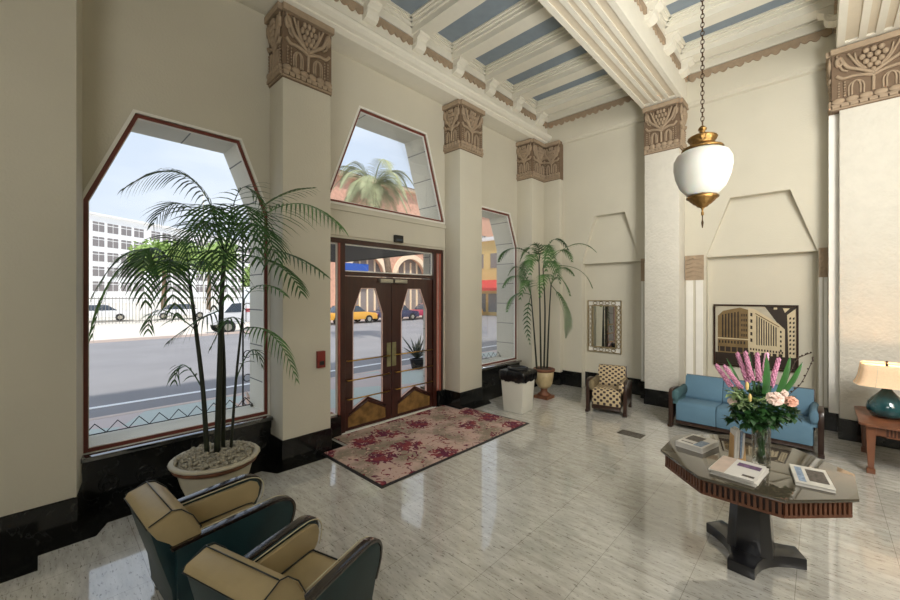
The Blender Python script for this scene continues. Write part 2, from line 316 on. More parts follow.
class MB:
    """collects geometry and links it as ONE mesh object"""
    def __init__(s): s.v = []; s.f = []; s.mi = 0; s.m = []; s.sm = []; s.smooth = False
    def add(s, vs, fs, smooth=None):
        b = len(s.v); s.v += [tuple(x) for x in vs]
        for f in fs:
            s.f.append([i + b for i in f]); s.m.append(s.mi); s.sm.append(s.smooth if smooth is None else smooth)
        return s
    def box(s, x0, x1, y0, y1, z0, z1):
        return s.add([(x0, y0, z0), (x1, y0, z0), (x1, y1, z0), (x0, y1, z0), (x0, y0, z1), (x1, y0, z1), (x1, y1, z1), (x0, y1, z1)],
                     [(0, 3, 2, 1), (4, 5, 6, 7), (0, 1, 5, 4), (1, 2, 6, 5), (2, 3, 7, 6), (3, 0, 4, 7)], False)
    def obox(s, c, ex, ey, ez):
        """oriented box: centre and three half-axis vectors"""
        c = Vector(c); vs = []
        for k in (-1, 1):
            for a, b in ((-1, -1), (1, -1), (1, 1), (-1, 1)): vs.append(c + a * Vector(ex) + b * Vector(ey) + k * Vector(ez))
        return s.add(vs, [(0, 3, 2, 1), (4, 5, 6, 7), (0, 1, 5, 4), (1, 2, 6, 5), (2, 3, 7, 6), (3, 0, 4, 7)], False)
    def prism(s, pts, fn, smooth=False):
        """pts: 2D outline; fn(a,b,k) -> 3D for k 0/1; flat caps"""
        n = len(pts); vs = [fn(a, b, 0) for a, b in pts] + [fn(a, b, 1) for a, b in pts]
        s.add(vs, [list(range(n))[::-1], list(range(n, 2 * n))], False)
        b = len(s.v) - 2 * n
        for i in range(n):
            j = (i + 1) % n; s.f.append([b + i, b + j, b + n + j, b + n + i]); s.m.append(s.mi); s.sm.append(smooth)
        return s
    def px(s, pts, x0, x1, smooth=False): return s.prism(pts, lambda a, b, k: ((x0, x1)[k], a, b), smooth)
    def py(s, pts, y0, y1, smooth=False): return s.prism(pts, lambda a, b, k: (a, (y0, y1)[k], b), smooth)
    def pz(s, pts, z0, z1, smooth=False): return s.prism(pts, lambda a, b, k: (a, b, (z0, z1)[k]), smooth)
    def tube(s, pts, r, n=8, caps=True):
        pts = [Vector(p) for p in pts]; rs = r if isinstance(r, (list, tuple)) else [r] * len(pts)
        t = (pts[1] - pts[0]).normalized(); up = Vector((0, 0, 1)) if abs(t.z) < .9 else Vector((1, 0, 0))
        u = t.cross(up).normalized(); vs = []; fs = []
        for i, p in enumerate(pts):
            a = pts[min(i + 1, len(pts) - 1)] - pts[max(i - 1, 0)]
            if a.length > 1e-9: t = a.normalized()
            u = (u - t * u.dot(t)); u = u.normalized() if u.length > 1e-6 else t.orthogonal().normalized()
            w = t.cross(u)
            for k in range(n): vs.append(p + (u * cos(2 * pi * k / n) + w * sin(2 * pi * k / n)) * rs[i])
        for i in range(len(pts) - 1):
            for k in range(n): fs.append((i * n + k, i * n + (k + 1) % n, (i + 1) * n + (k + 1) % n, (i + 1) * n + k))
        s.add(vs, fs, True)
        if caps:
            b = len(s.v) - len(vs)
            s.f.append([b + k for k in range(n)][::-1]); s.f.append([b + len(vs) - n + k for k in range(n)])
            s.m += [s.mi] * 2; s.sm += [False] * 2
        return s
    def lathe(s, prof, n=32, c=(0, 0, 0), sx=1, sy=1, wob=None):
        vs = []; fs = []
        for i, (r, z) in enumerate(prof):
            for k in range(n):
                a = 2 * pi * k / n; rr = r * (wob(a, z) if wob else 1)
                vs.append((c[0] + rr * cos(a) * sx, c[1] + rr * sin(a) * sy, c[2] + z))
        for i in range(len(prof) - 1):
            for k in range(n): fs.append((i * n + k, i * n + (k + 1) % n, (i + 1) * n + (k + 1) % n, (i + 1) * n + k))
        s.add(vs, fs, True); b = len(s.v) - len(vs)
        if prof[0][0] > 1e-4: s.f.append([b + k for k in range(n)][::-1]); s.m.append(s.mi); s.sm.append(False)
        if prof[-1][0] > 1e-4: s.f.append([b + len(vs) - n + k for k in range(n)]); s.m.append(s.mi); s.sm.append(False)
        return s
    def ball(s, c, r, nu=10, nv=6, ax=None):
        """ellipsoid; r scalar or triple; ax optional 3 axes"""
        rr = (r, r, r) if not isinstance(r, (tuple, list)) else r
        ax = ax or (Vector((1, 0, 0)), Vector((0, 1, 0)), Vector((0, 0, 1))); c = Vector(c); vs = []; fs = []
        for i in range(nv + 1):
            th = pi * i / nv
            for k in range(nu):
                a = 2 * pi * k / nu
                vs.append(c + ax[0] * (rr[0] * sin(th) * cos(a)) + ax[1] * (rr[1] * sin(th) * sin(a)) + ax[2] * (rr[2] * cos(th)))
        for i in range(nv):
            for k in range(nu): fs.append((i * nu + k, (i + 1) * nu + k, (i + 1) * nu + (k + 1) % nu, i * nu + (k + 1) % nu))
        return s.add(vs, fs, True)
    def mesh(s, name, mats, bevel=0, seg=2):
        me = bpy.data.meshes.new(name); me.from_pydata(s.v, [], s.f)
        for m in (mats if isinstance(mats, (list, tuple)) else [mats]): me.materials.append(m)
        me.polygons.foreach_set('material_index', s.m); me.polygons.foreach_set('use_smooth', s.sm)
        bm = bmesh.new(); bm.from_mesh(me); bmesh.ops.remove_doubles(bm, verts=bm.verts, dist=1e-5); bmesh.ops.recalc_face_normals(bm, faces=bm.faces)
        if bevel:
            es = [e for e in bm.edges if len(e.link_faces) == 2 and e.calc_face_angle(0) > .6]
            bmesh.ops.bevel(bm, geom=es, offset=bevel, segments=seg, affect='EDGES', clamp_overlap=True, profile=.6)
            for f in bm.faces:
                if seg > 1: f.smooth = True
        bm.to_mesh(me); bm.free()
        if bevel and seg > 1:
            try: me.set_sharp_from_angle(angle=radians(40))
            except Exception: pass
        return me
    def build(s, name, mats, parent=None, bevel=0, seg=2, loc=None, rotz=0):
        return link(name, s.mesh(name, mats, bevel, seg), parent, loc, rotz)

def holed(mb, outer, holes, fn, t0, t1):
    """plate with holes: 2D outline + holes, thickness t0..t1, fn(a,b,t)->3D"""
    cu = bpy.data.curves.new('tmp', 'CURVE'); cu.dimensions = '2D'; cu.fill_mode = 'BOTH'; cu.extrude = .5
    for ring in [outer] + holes:
        sp = cu.splines.new('POLY'); sp.points.add(len(ring) - 1); sp.use_cyclic_u = True
        for i, (a, b) in enumerate(ring): sp.points[i].co = (a, b, 0, 1)
    o = bpy.data.objects.new('tmp', cu); C.objects.link(o)
    dg = bpy.context.evaluated_depsgraph_get(); me = bpy.data.meshes.new_from_object(o.evaluated_get(dg))
    vs = [fn(v.co.x, v.co.y, t0 + (v.co.z + .5) * (t1 - t0)) for v in me.vertices]
    mb.add(vs, [list(p.vertices) for p in me.polygons], False)
    bpy.data.objects.remove(o); bpy.data.curves.remove(cu); bpy.data.meshes.remove(me)
    return mb

def inset(poly, d):
    """offset a convex polygon inwards by d"""
    n = len(poly); A = sum(poly[i][0] * poly[(i + 1) % n][1] - poly[(i + 1) % n][0] * poly[i][1] for i in range(n))
    sg = 1 if A > 0 else -1; out = []
    def line(i):
        a = Vector(poly[i]); b = Vector(poly[(i + 1) % n]); t = (b - a).normalized(); nn_ = Vector((-t.y, t.x)) * sg
        return a + nn_ * d, t
    for i in range(n):
        p, t = line(i - 1); q, u = line(i)
        k = t.x * u.y - t.y * u.x; w = q - p; s_ = (w.x * u.y - w.y * u.x) / k
        r = p + t * s_; out.append((r.x, r.y))
    return out

def YZ(a, b, t): return (t, a, b)
def rng(a, b): return random.uniform(a, b)
def arc(cx, cy, r, a0, a1, n): return [(cx + r * cos(radians(a0 + (a1 - a0) * i / n)), cy + r * sin(radians(a0 + (a1 - a0) * i / n))) for i in range(n + 1)]
def bez(p0, p1, p2, t): return p0 * (1 - t) ** 2 + p1 * 2 * t * (1 - t) + p2 * t * t
def crv(pts, n=16):
    """Catmull-Rom through the points"""
    P = [Vector(tuple(p) + (0,) * (3 - len(p))) for p in pts]; P = [2 * P[0] - P[1]] + P + [2 * P[-1] - P[-2]]; out = []
    for i in range(1, len(P) - 2):
        for k in range(n):
            t = k / n; a, b, c, d = P[i - 1:i + 3]
            out.append(.5 * ((2 * b) + (c - a) * t + (2 * a - 5 * b + 4 * c - d) * t * t + (3 * b - a - 3 * c + d) * t ** 3))
    return out + [P[-2]]

# ================================================================= THE SETTING
XW, XP = -5.2, -4.8          # left wall plane, face of its pillars
YB, YP = 8.45, 8.03          # back wall plane, face of its pillars
ZC = 5.68                    # top of the capitals
struct(MB().box(-5.78, 3.3, -4.1, 8.9, -.2, 0).build('floor', M['travertine']))
# black marble strip let into the floor along the left wall
st = [(-5.2, -4), (-4.32, -4), (-4.32, -.02), (-4.56, -.02), (-4.57, .33), (-4.76, .42), (-4.82, 1.81), (-4.62, 1.91), (-4.6, 2.86), (-4.8, 2.9), (-5.2, 2.9)]
m = MB(); m.pz(st, 0, .002)
m.pz([(-5.2, 5.3), (-4.62, 5.3), (-4.62, 6.02), (-4.8, 6.16), (-4.8, 7.6), (-4.72, 7.68), (-4.72, 8.4), (-5.2, 8.4)], 0, .002)
struct(m.build('trim_1', M['black_marble']))

H1 = [(.28, .55), (2.03, .55), (2.03, 3.14), (1.69, 4.01), (.68, 4.01), (.28, 3.03)]
H2 = [(2.85, 3.48), (5.30, 3.48), (4.82, 5.02), (3.43, 5.02)]
H3 = [(6.05, .58), (7.76, .58), (7.76, 3.22), (7.45, 3.96), (6.42, 3.96), (6.05, 3.12)]
HD = [(2.80, -.01), (5.29, -.01), (5.29, 2.955), (2.80, 2.955)]
DO = [(-4, 0), (2.80, 0), (2.80, 2.955), (5.29, 2.955), (5.29, 0), (8.7, 0), (8.7, 6.7), (-4, 6.7)]
wl_ = MB(); holed(wl_, DO, [H1, H2, H3], YZ, XW - .06, XW); struct(wl_.build('wall_left', M['plaster']))
ex = MB(); DO2 = [(-12, -.15)] + [(a, b - .15 if b == 0 else b) for a, b in DO[1:5]] + [(22, -.15), (22, 9.5), (-12, 9.5)]
holed(ex, DO2, [inset(H1, .02), inset(H2, .02), inset(H3, .02)], YZ, -5.78, XW - .06); struct(ex.build('wall_exterior', M['block_stone']))
struct(MB().box(-5.2, 3.3, YB, YB + .02, 2.82, 6.7).box(-5.2, -4.05, YB, YB + .25, 0, 2.82).box(-2.62, -1.52, YB, YB + .25, 0, 2.82).box(.0, 3.3, YB, YB + .25, 0, 2.82).build('wall_back', M['plaster'])) if False else None
# back wall with two shaped niches (lower part deep, gable part shallow)
NA = [(-3.92, 0.0), (-2.66, 0.0), (-2.66, 2.80), (-2.98, 3.85), (-3.62, 3.85), (-3.92, 2.80)]
NB = [(-1.53, 0.0), (-.03, 0.0), (-.03, 2.80), (-.36, 3.83), (-1.17, 3.83), (-1.53, 2.80)]
def notch(N): return [N[0], N[5], N[4], N[3], N[2], N[1]]
bo = [(-5.26, 0)] + notch(NA) + notch(NB) + [(3.3, 0), (3.3, 6.7), (-5.26, 6.7)]
bw = MB(); holed(bw, bo, [], lambda a, b, t: (a, t, b), YB, YB + .20)
struct(bw.build('wall_back', M['plaster']))
nb = MB()
for N in (NA, NB):
    x0, x1 = N[0][0] - .06, N[1][0] + .06
    nb.box(x0, x1, YB + .20, YB + .24, 0, 2.80)
    # gable panel, tipping forward towards its foot
    nb.add([(N[5][0], YB + .05, 2.80), (N[2][0], YB + .05, 2.80), (N[3][0], YB + .15, N[3][1]), (N[4][0], YB + .15, N[4][1]),
            (N[5][0], YB + .24, 2.80), (N[2][0], YB + .24, 2.80), (N[3][0], YB + .20, N[3][1]), (N[4][0], YB + .20, N[4][1])],
           [(0, 1, 2, 3), (0, 4, 5, 1), (4, 7, 6, 5), (2, 6, 7, 3), (1, 5, 6, 2), (0, 3, 7, 4)], False)
struct(nb.build('trim_2', M['plaster']))
struct(MB().box(3.2, 3.3, -4.1, 8.9, 0, 6.7).build('wall_right', M['plaster']))
struct(MB().box(-5.26, 3.3, -4.1, -4.0, 0, 6.7).build('wall_front', M['plaster']))
struct(MB().box(.09, .199, YB - .30, YB, .34, 4.79).box(-2.53, -2.461, YB - .16, YB, .34, 4.79).build('trim_pilaster_strip', M['white_trim']))
# small carved blocks and thin pilasters beside the niches
k = 3
def niche_block(x0, x1, z0=2.38, z1=2.84):
    global k
    m = MB(); m.box(x0, x1, YB - .035, YB, z0, z1); w = x1 - x0
    for i in range(5):
        z = z0 + .05 + i * (z1 - z0 - .1) / 4.6
        m.tube([(x0 + .02, YB - .036, z), ((x0 + x1) / 2, YB - .036, z + .05), (x1 - .02, YB - .036, z)], .007, 5)
    m.ball(((x0 + x1) / 2, YB - .036, z1 - .06), (.03, .012, .03))
    struct(m.build('trim_%d' % k, M['tan'])); k += 1
    m = MB(); m.box(x0 + w * .05, x0 + w * .42, YB - .02, YB, .36, z0); m.box(x0 + w * .58, x1 - w * .05, YB - .02, YB, .36, z0)
    struct(m.build('trim_%d' % k, M['white_trim'])); k += 1
for x0, x1 in ((-2.65, -2.54), (-1.86, -1.56), (-.02, .085)): niche_block(x0, x1)

# baseboards (black marble)
def marble(name, boxes):
    m = MB()
    for b in boxes: m.box(*b)
    return struct(m.build(name, M['black_marble'], bevel=.004, seg=1))
marble('baseboard_back', [(-4.38, -3.92, YB - .03, YB, 0, .34), (-3.92, -2.66, YB + .17, YB + .20, 0, .34), (-2.66, -2.48, YB - .03, YB, 0, .34), (-1.87, -1.53, YB - .03, YB, 0, .34),
                           (-1.53, -.03, YB + .17, YB + .20, 0, .34), (-.03, .2, YB - .03, YB, 0, .34), (.9, 3.2, YB - .03, YB, 0, .34)])
marble('baseboard_right', [(3.17, 3.2, -4, YB, 0, .34)])
marble('baseboard_front', [(-4.8, 3.2, -4, -3.97, 0, .34)])

# panelled marble below the windows, with sill and scroll relief
def apron(n, y0, y1, zs):
    m = MB(); m.box(XW, XW + .05, y0, y1, 0, zs - .05)
    m.box(XW + .05, XW + .075, y0, y1, 0, .06); m.box(XW + .05, XW + .07, y0, y1, zs - .16, zs - .05)
    yy = y0 + .25
    while yy < y1 - .12:
        for s in (-1, 1):
            pts = []
            for i in range(26):
                a = i * .32; r = .012 + .0105 * i * .32; pts.append((XW + .052, yy + s * (.0 + r * cos(a)) * .95, .21 + r * sin(a)))
            m.tube(pts, .008, 5)
        yy += .29
    struct(m.build('baseboard_left_%d' % n, M['black_marble']))
    struct(MB().box(XW - .1, XW + .13, y0, y1, zs - .05, zs - .005).build('trim_sill_%d' % n, M['sill'], bevel=.006))
M['sill'] = black_marble('sill_marble', .06); nodes_of(M['sill'])[2].inputs['Coat Weight'].default_value = 1; nodes_of(M['sill'])[2].inputs['Coat IOR'].default_value = 2.4; nodes_of(M['sill'])[2].inputs['Coat Roughness'].default_value = .12
apron(1, .215, 2.045, .55); apron(2, 5.96, 7.765, .58)
marble('baseboard_left_3', [(XW, XW + .04, 2.7, 2.85, 0, .32), (XW - .06, XW, 2.72, 2.80, 0, .32), (XW - .5, XW + .03, 2.80, 3.08, -.0, .30), (XW - .5, XW + .03, 5.13, 5.285, 0, .30)])

# windows
def window(n, H, label=None):
    root = MB(); holed(root, H, [inset(H, .036)], YZ, XW - .07, XW - .02)
    o = struct(root.build('window_%d' % n, M['red_frame']))
    inner = MB(); holed(inner, inset(H, .036), [inset(H, .044)], YZ, XW - .065, XW - .03); inner.build('glazing_bead', M['white_trim'], o)
    g = MB(); holed(g, inset(H, .038), [], YZ, XW - .052, XW - .046); g.build('pane', M['glass'], o)
    cas = MB(); holed(cas, inset(H, -.03), [H], YZ, XW - .005, XW + .01); struct(cas.build('trim_casing_%d' % n, M['white_trim']))
    return o
window(1, H1); window(3, H3)
H2w = H2
window(2, H2w)
# ledge and header band above the doors
m = MB(); m.box(XW, XW + .05, 2.75, 5.30, 3.36, 3.42); m.box(XW, XW + .025, 2.75, 5.30, 2.99, 3.36)
struct(m.build('trim_header', M['plaster']))

# pillars --------------------------------------------------------
def relief(mb, O, S, N, w, h):
    """grape and leaf carving; O lower left corner, S unit sideways, N outward normal"""
    O = Vector(O); S = Vector(S); N = Vector(N); Z = Vector((0, 0, 1)); ax = (S, N, Z)
    P = lambda s, t, d=.0: O + S * (s * w) + Z * (t * h) + N * (d + .02 * t)
    cur = lambda pts, r, d=.004: mb.tube([P(p.x, p.y, d) for p in crv([(a, b, 0) for a, b in pts], 6)], r * h, 6)
    # grapes
    for row, (n_, t) in enumerate(((3, .84), (4, .755), (3, .67), (2, .60))):
        for i in range(n_): mb.ball(P(.5 + (i - (n_ - 1) / 2) * .088, t, .012), (.043 * w, .030, .046 * h), 8, 5, ax)
    mb.ball(P(.5, .53, .01), (.03 * w, .022, .035 * h), 8, 5, ax)
    cur([(.5, .20), (.5, .34), (.5, .50)], .022)
    for s in (-1, 1):
        X = lambda a: .5 + s * a
        cur([(X(.0), .48), (X(.10), .54), (X(.20), .60), (X(.30), .66), (X(.36), .76), (X(.40), .84), (X(.44), .80), (X(.42), .72), (X(.37), .74)], .028)
        cur([(X(.0), .44), (X(.12), .48), (X(.24), .50), (X(.36), .50), (X(.44), .56)], .026)
        cur([(X(.06), .52), (X(.17), .64), (X(.24), .76), (X(.30), .88)], .018)
        cur([(X(.08), .56), (X(.19), .72), (X(.22), .86)], .014)
        cur([(X(.30), .60), (X(.38), .66), (X(.44), .90)], .016)
        for c, r in ((.20, .09), (.20, .05)):
            cur([(X(c - r), .20), (X(c - r), .34), (X(c - r * .6), .40), (X(c), .42), (X(c + r * .6), .40), (X(c + r), .34), (X(c + r), .20)], .013)
        for cc in (.34, .41):
            for i in range(6): mb.ball(P(X(cc), .22 + i * .043, .006), (.016 * w, .012, .016 * h), 6, 4, ax)
    for i in range(6): mb.ball(P((i + .5) / 6, .145, .012), (.088 * w, .026, .05 * h), 10, 5, ax)
    mb.obox(P(.5, .095, .008), S * (w * .5), N * .016, Z * (.008 * h))
    for i in range(9): mb.obox(P((i + .5) / 9, .062, .012), S * (w * .045), N * .020, Z * (.020 * h))
    mb.obox(P(.5, .028, .0), S * (w * .5), N * .012, Z * (.012 * h))
    mb.obox(P(.5, .955, .012), S * (w * .5 + .012), N * .03, Z * (.045 * h))

def pillar(label, x0, x1, y0, y1, faces, capx, loc, rough='plaster', caph=.89, group=None):
    """axis-aligned engaged pillar. faces: which sides carry carving"""
    t = thing('pillar', label, 'pillar', loc)
    lx, ly, _ = loc; zt = ZC
    MB().box(x0 - lx, x1 - lx, y0 - ly, y1 - ly, .30, zt - caph + .02).build('shaft', M[rough], t, bevel=.012)
    e = .012
    MB().box(x0 - e - lx, x1 + e - lx, y0 - e - ly, y1 + e - ly, 0, .30).build('base_course', M['black_marble'], t, bevel=.004, seg=1)
    c = MB(); g = .006
    cx0, cx1, cy0, cy1 = x0 - g - lx, x1 + g - lx, y0 - g - ly, y1 + g - ly
    z0 = zt - caph
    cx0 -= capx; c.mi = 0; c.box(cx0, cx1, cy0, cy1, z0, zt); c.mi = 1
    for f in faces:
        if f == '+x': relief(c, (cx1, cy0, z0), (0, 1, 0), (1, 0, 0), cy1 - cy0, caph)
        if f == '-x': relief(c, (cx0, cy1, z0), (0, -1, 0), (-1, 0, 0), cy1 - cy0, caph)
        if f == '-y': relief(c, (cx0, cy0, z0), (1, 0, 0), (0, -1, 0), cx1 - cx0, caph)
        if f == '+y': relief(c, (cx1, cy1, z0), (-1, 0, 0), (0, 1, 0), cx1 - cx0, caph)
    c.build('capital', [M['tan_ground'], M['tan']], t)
    return t
pillar('wide plain cream pillar at the far left edge, left of the large window', XW, XP, -1.6, .212, ('+x',), 0, (-5, -.7, 0))
pillar('cream pillar between the large window and the double doors, fire alarm on it', XW, XP, 2.05, 2.70, ('+x', '-y'), 0, (-5, 2.37, 0))
pillar('cream pillar between the double doors and the narrow window', XW, XP, 5.31, 5.95, ('+x', '-y'), 0, (-5, 5.63, 0))
pillar('cream corner pillar right of the narrow window, behind the tall urn palm', XW, XP, 7.77, 8.40, ('+x', '-y'), 0, (-5, 8.1, 0))
pillar('slim pillar on the back wall at the room corner, left of the mirror', XP, -4.38, 8.30, YB, ('-y',), 0, (-4.6, 8.4, 0))
pillar('rough plastered pillar in the middle of the back wall, between mirror and picture', -2.46, -1.87, YP, YB, ('-y', '+x'), 0, (-2.15, 8.2, 0), 'plaster_rough')
pillar('rough plastered pillar at the right edge, behind the table lamp', .20, .95, YP, YB, ('-y', '-x'), .075, (.55, 8.2, 0), 'plaster_rough')

struct(MB().pz([(-5.2, .20), (-4.802, .20), (-4.802, .214), (-5.19, .275), (-5.2, .275)], .30, 5.68).build('trim_splay', M['plaster']))
# entablature on the left wall
prof = [(-5.26, 5.72), (-5.1, 5.70), (-4.86, 5.70), (-4.80, 5.70), (-4.73, 5.735), (-4.73, 5.76), (-4.68, 5.775), (-4.63, 5.81), (-4.62, 5.86), (-4.66, 5.90), (-4.74, 5.92), (-4.74, 6.7), (-5.26, 6.7)]
struct(MB().py(prof, -4, 8.43).build('trim_cornice_left', M['ceiling_white']))
# entablature on the back wall
prof = [(8.45, 5.62), (8.40, 5.64), (8.395, 5.67), (8.36, 5.70), (8.36, 6.7), (8.45, 6.7)]
struct(MB().px(prof, -4.74, 3.2).build('trim_cornice_back', M['plaster']))

# ceiling: blue panels, joists, fluted beams
struct(MB().box(-5.26, 3.3, -4.1, 8.9, 6.455, 6.8).build('ceiling', M['ceiling_blue']))
struct(MB().box(-6.3, 4.2, -6, 14, 9.0, 9.3).build('roof', M['stone']))
def fluted_beam(n, x0, x1, xe0=None):
    m = MB(); m.box(x0, x1, -4, YP + .33, ZC + .05, 6.7)
    m.box(x0, x0 + .05, -4, YP + .02, ZC + .02, ZC + .05); m.box(x1 - .05, x1, -4, YP + .02, ZC + .02, ZC + .05)
    nfl = 4; w = (x1 - x0 - .10) / (2 * nfl + 1)
    m.box(x0 + .05, x0 + .05 + w * .4, -4, YP - .12, ZC + .02, ZC + .05); m.box(x1 - .05 - w * .4, x1 - .05, -4, YP - .12, ZC + .02, ZC + .05)
    for i in range(nfl):
        a = x0 + .05 + w * (2 * i + 1.25) - w * .25
        if i: m.box(a - w * .95, a + w * .0, -4, YP - .12, ZC + .02, ZC + .05)
    m.box(x0 + .05, x1 - .05, YP - .12, YP + .02, ZC + .02, ZC + .05)
    m.box(x0, x1, YP + .02, YP + .33, ZC, ZC + .05)
    struct(m.build('trim_beam_%d' % n, M['ceiling_white']))
    g = MB(); g.box(x0 + .05, x1 - .05, -4, YP - .13, ZC + .044, ZC + .049); struct(g.build('trim_beam_groove_%d' % n, M['groove']))
fluted_beam(1, -2.50, -1.82); fluted_beam(2, .17, 1.0)

JY = [8.43 - .52 - .93 * i for i in range(14)]      # joist centre lines
def bay(n, x0, x1, jx):
    """coffered bay between x0 and x1"""
    m = MB()
    hw = [(.13, 6.25, 6.40), (.165, 6.35, 6.40), (.20, 6.40, 6.43), (.235, 6.43, 6.47)]
    for y in JY:
        if y < -3.8: continue
        for h, z0, z1 in hw: m.box(x0, x1, y - h, y + h, z0, z1)
    for h, z0, z1 in hw[1:]:
        e = h - .13
        m.box(x0, x0 + .03 + e, -4, 8.36, z0, z1); m.box(x1 - e - .03, x1, -4, 8.36, z0, z1); m.box(x0, x1, 8.36 - e - .03, 8.36, z0, z1)
    m.box(x0, x0 + .03, -4, 8.36, 6.22, 6.42); m.box(x1 - .03, x1, -4, 8.36, 6.22, 6.42); m.box(x0, x1, 8.33, 8.36, 6.22, 6.42)
    struct(m.build('trim_coffer_%d' % n, M['ceiling_white']))
def console(mb, x, y, s, w=.20):
    """scroll bracket on face x, projecting by s"""
    pr = [(0, 6.02), (.04, 6.02), (.09, 6.04), (.125, 6.08), (.135, 6.13), (.13, 6.17), (.16, 6.19), (.20, 6.21), (.205, 6.25), (0, 6.25)]
    mb.py([(x + s * a, b) for a, b in pr], y - w / 2, y + w / 2)
    for q in (-1, 1):
        mb.tube([(x + s * (.075 + .045 * (1 - i / 22) * cos(i * .5)), y + q * w / 2, 6.11 + .045 * (1 - i / 22) * sin(i * .5)) for i in range(20)], .008, 5)
def scallop(mb, P, L, nz0=6.06, nz1=6.20, n=6, d=.03):
    """tan band with wavy lower edge; P(a,z,k) -> 3D"""
    pts = [(0, nz1)]; k_ = n * 6
    for i in range(k_ + 1):
        a = L * i / k_; pts.append((a, nz0 + .045 * (1 - abs(sin(pi * i / 6)))* 1.0 + (.02 if (i // 6) % 2 else 0)))
    pts.append((L, nz1)); mb.prism(pts, P)
kk = 0
def side_frieze(x, s, y_from=-4):
    global kk
    kk += 1; cs = MB(); sb = MB()
    for i, y in enumerate(JY):
        if y < y_from + .2: continue
        console(cs, x, y, s)
        a = y + .10; b = (JY[i - 1] - .10) if i else 8.33
        scallop(sb, lambda q, z, kq, a=a: (x + s * (.0 + .03 * kq), a + q, z), b - a, n=max(3, int((b - a) / .12)))
    struct(cs.build('trim_bracket_%d' % kk, M['ceiling_white'])); struct(sb.build('trim_scallop_%d' % kk, M['tan']))
bay(1, -4.74, -2.50, 0); bay(2, -1.82, .17, 0); bay(3, 1.0, 3.2, 0)
side_frieze(-4.74, 1); side_frieze(-2.50, -1, 4); side_frieze(-1.82, 1); side_frieze(.17, -1); side_frieze(1.0, 1, 6)
sb = MB()
for x0, x1 in ((-4.70, -2.54), (-1.78, .13)): scallop(sb, lambda q, z, kq, x0=x0: (x0 + q, 8.36 - .03 * kq, z), x1 - x0, n=16)
struct(sb.build('trim_scallop_9', M['tan']))

# ---------------------------------------------------------------- the doors
XD = -5.25
fr = MB()
fr.box(XD - .08, XD + .03, 2.80, 5.285, 2.90, 2.955)
fr.box(XD - .08, XD + .03, 2.80, 5.285, 2.885, 2.90)
for a, b in ((3.10, 3.18), (5.04, 5.12), (5.235, 5.285)): fr.box(XD - .08, XD + .03, a, b, 0 if a < 5.2 else .3, 2.90)
fr.box(XD - .07, XD + .02, 3.18, 5.04, 2.40, 2.46)
fr = struct(fr.build('trim_door_frame', M['door_wood'], bevel=.005, seg=1))
pf = MB()
for a, b in ((3.07, 3.10), (5.12, 5.16), (5.20, 5.235)): pf.box(XD - .06, XD + .02, a, b, .3, 2.885)
struct(pf.build('trim_door_jamb', mat('jamb_rose', srgb(168, 96, 80), .4, var=.1)))
def fixed_glass(n, y0, y1, z0, z1):
    m = MB(); m.box(XD - .045, XD - .01, y0, y0 + .015, z0, z1); m.box(XD - .045, XD - .01, y1 - .015, y1, z0, z1); m.box(XD - .045, XD - .01, y0, y1, z0, z0 + .02); m.box(XD - .045, XD - .01, y0, y1, z1 - .02, z1)
    o = struct(m.build('window_%d' % n, M['white_trim'])); MB().box(XD - .03, XD - .024, y0, y1, z0, z1).build('pane', M['glass'], o)
fixed_glass(4, 3.18, 5.04, 2.46, 2.885); fixed_glass(5, 2.80, 3.07, .3, 2.885); fixed_glass(6, 5.16, 5.20, .3, 2.885)

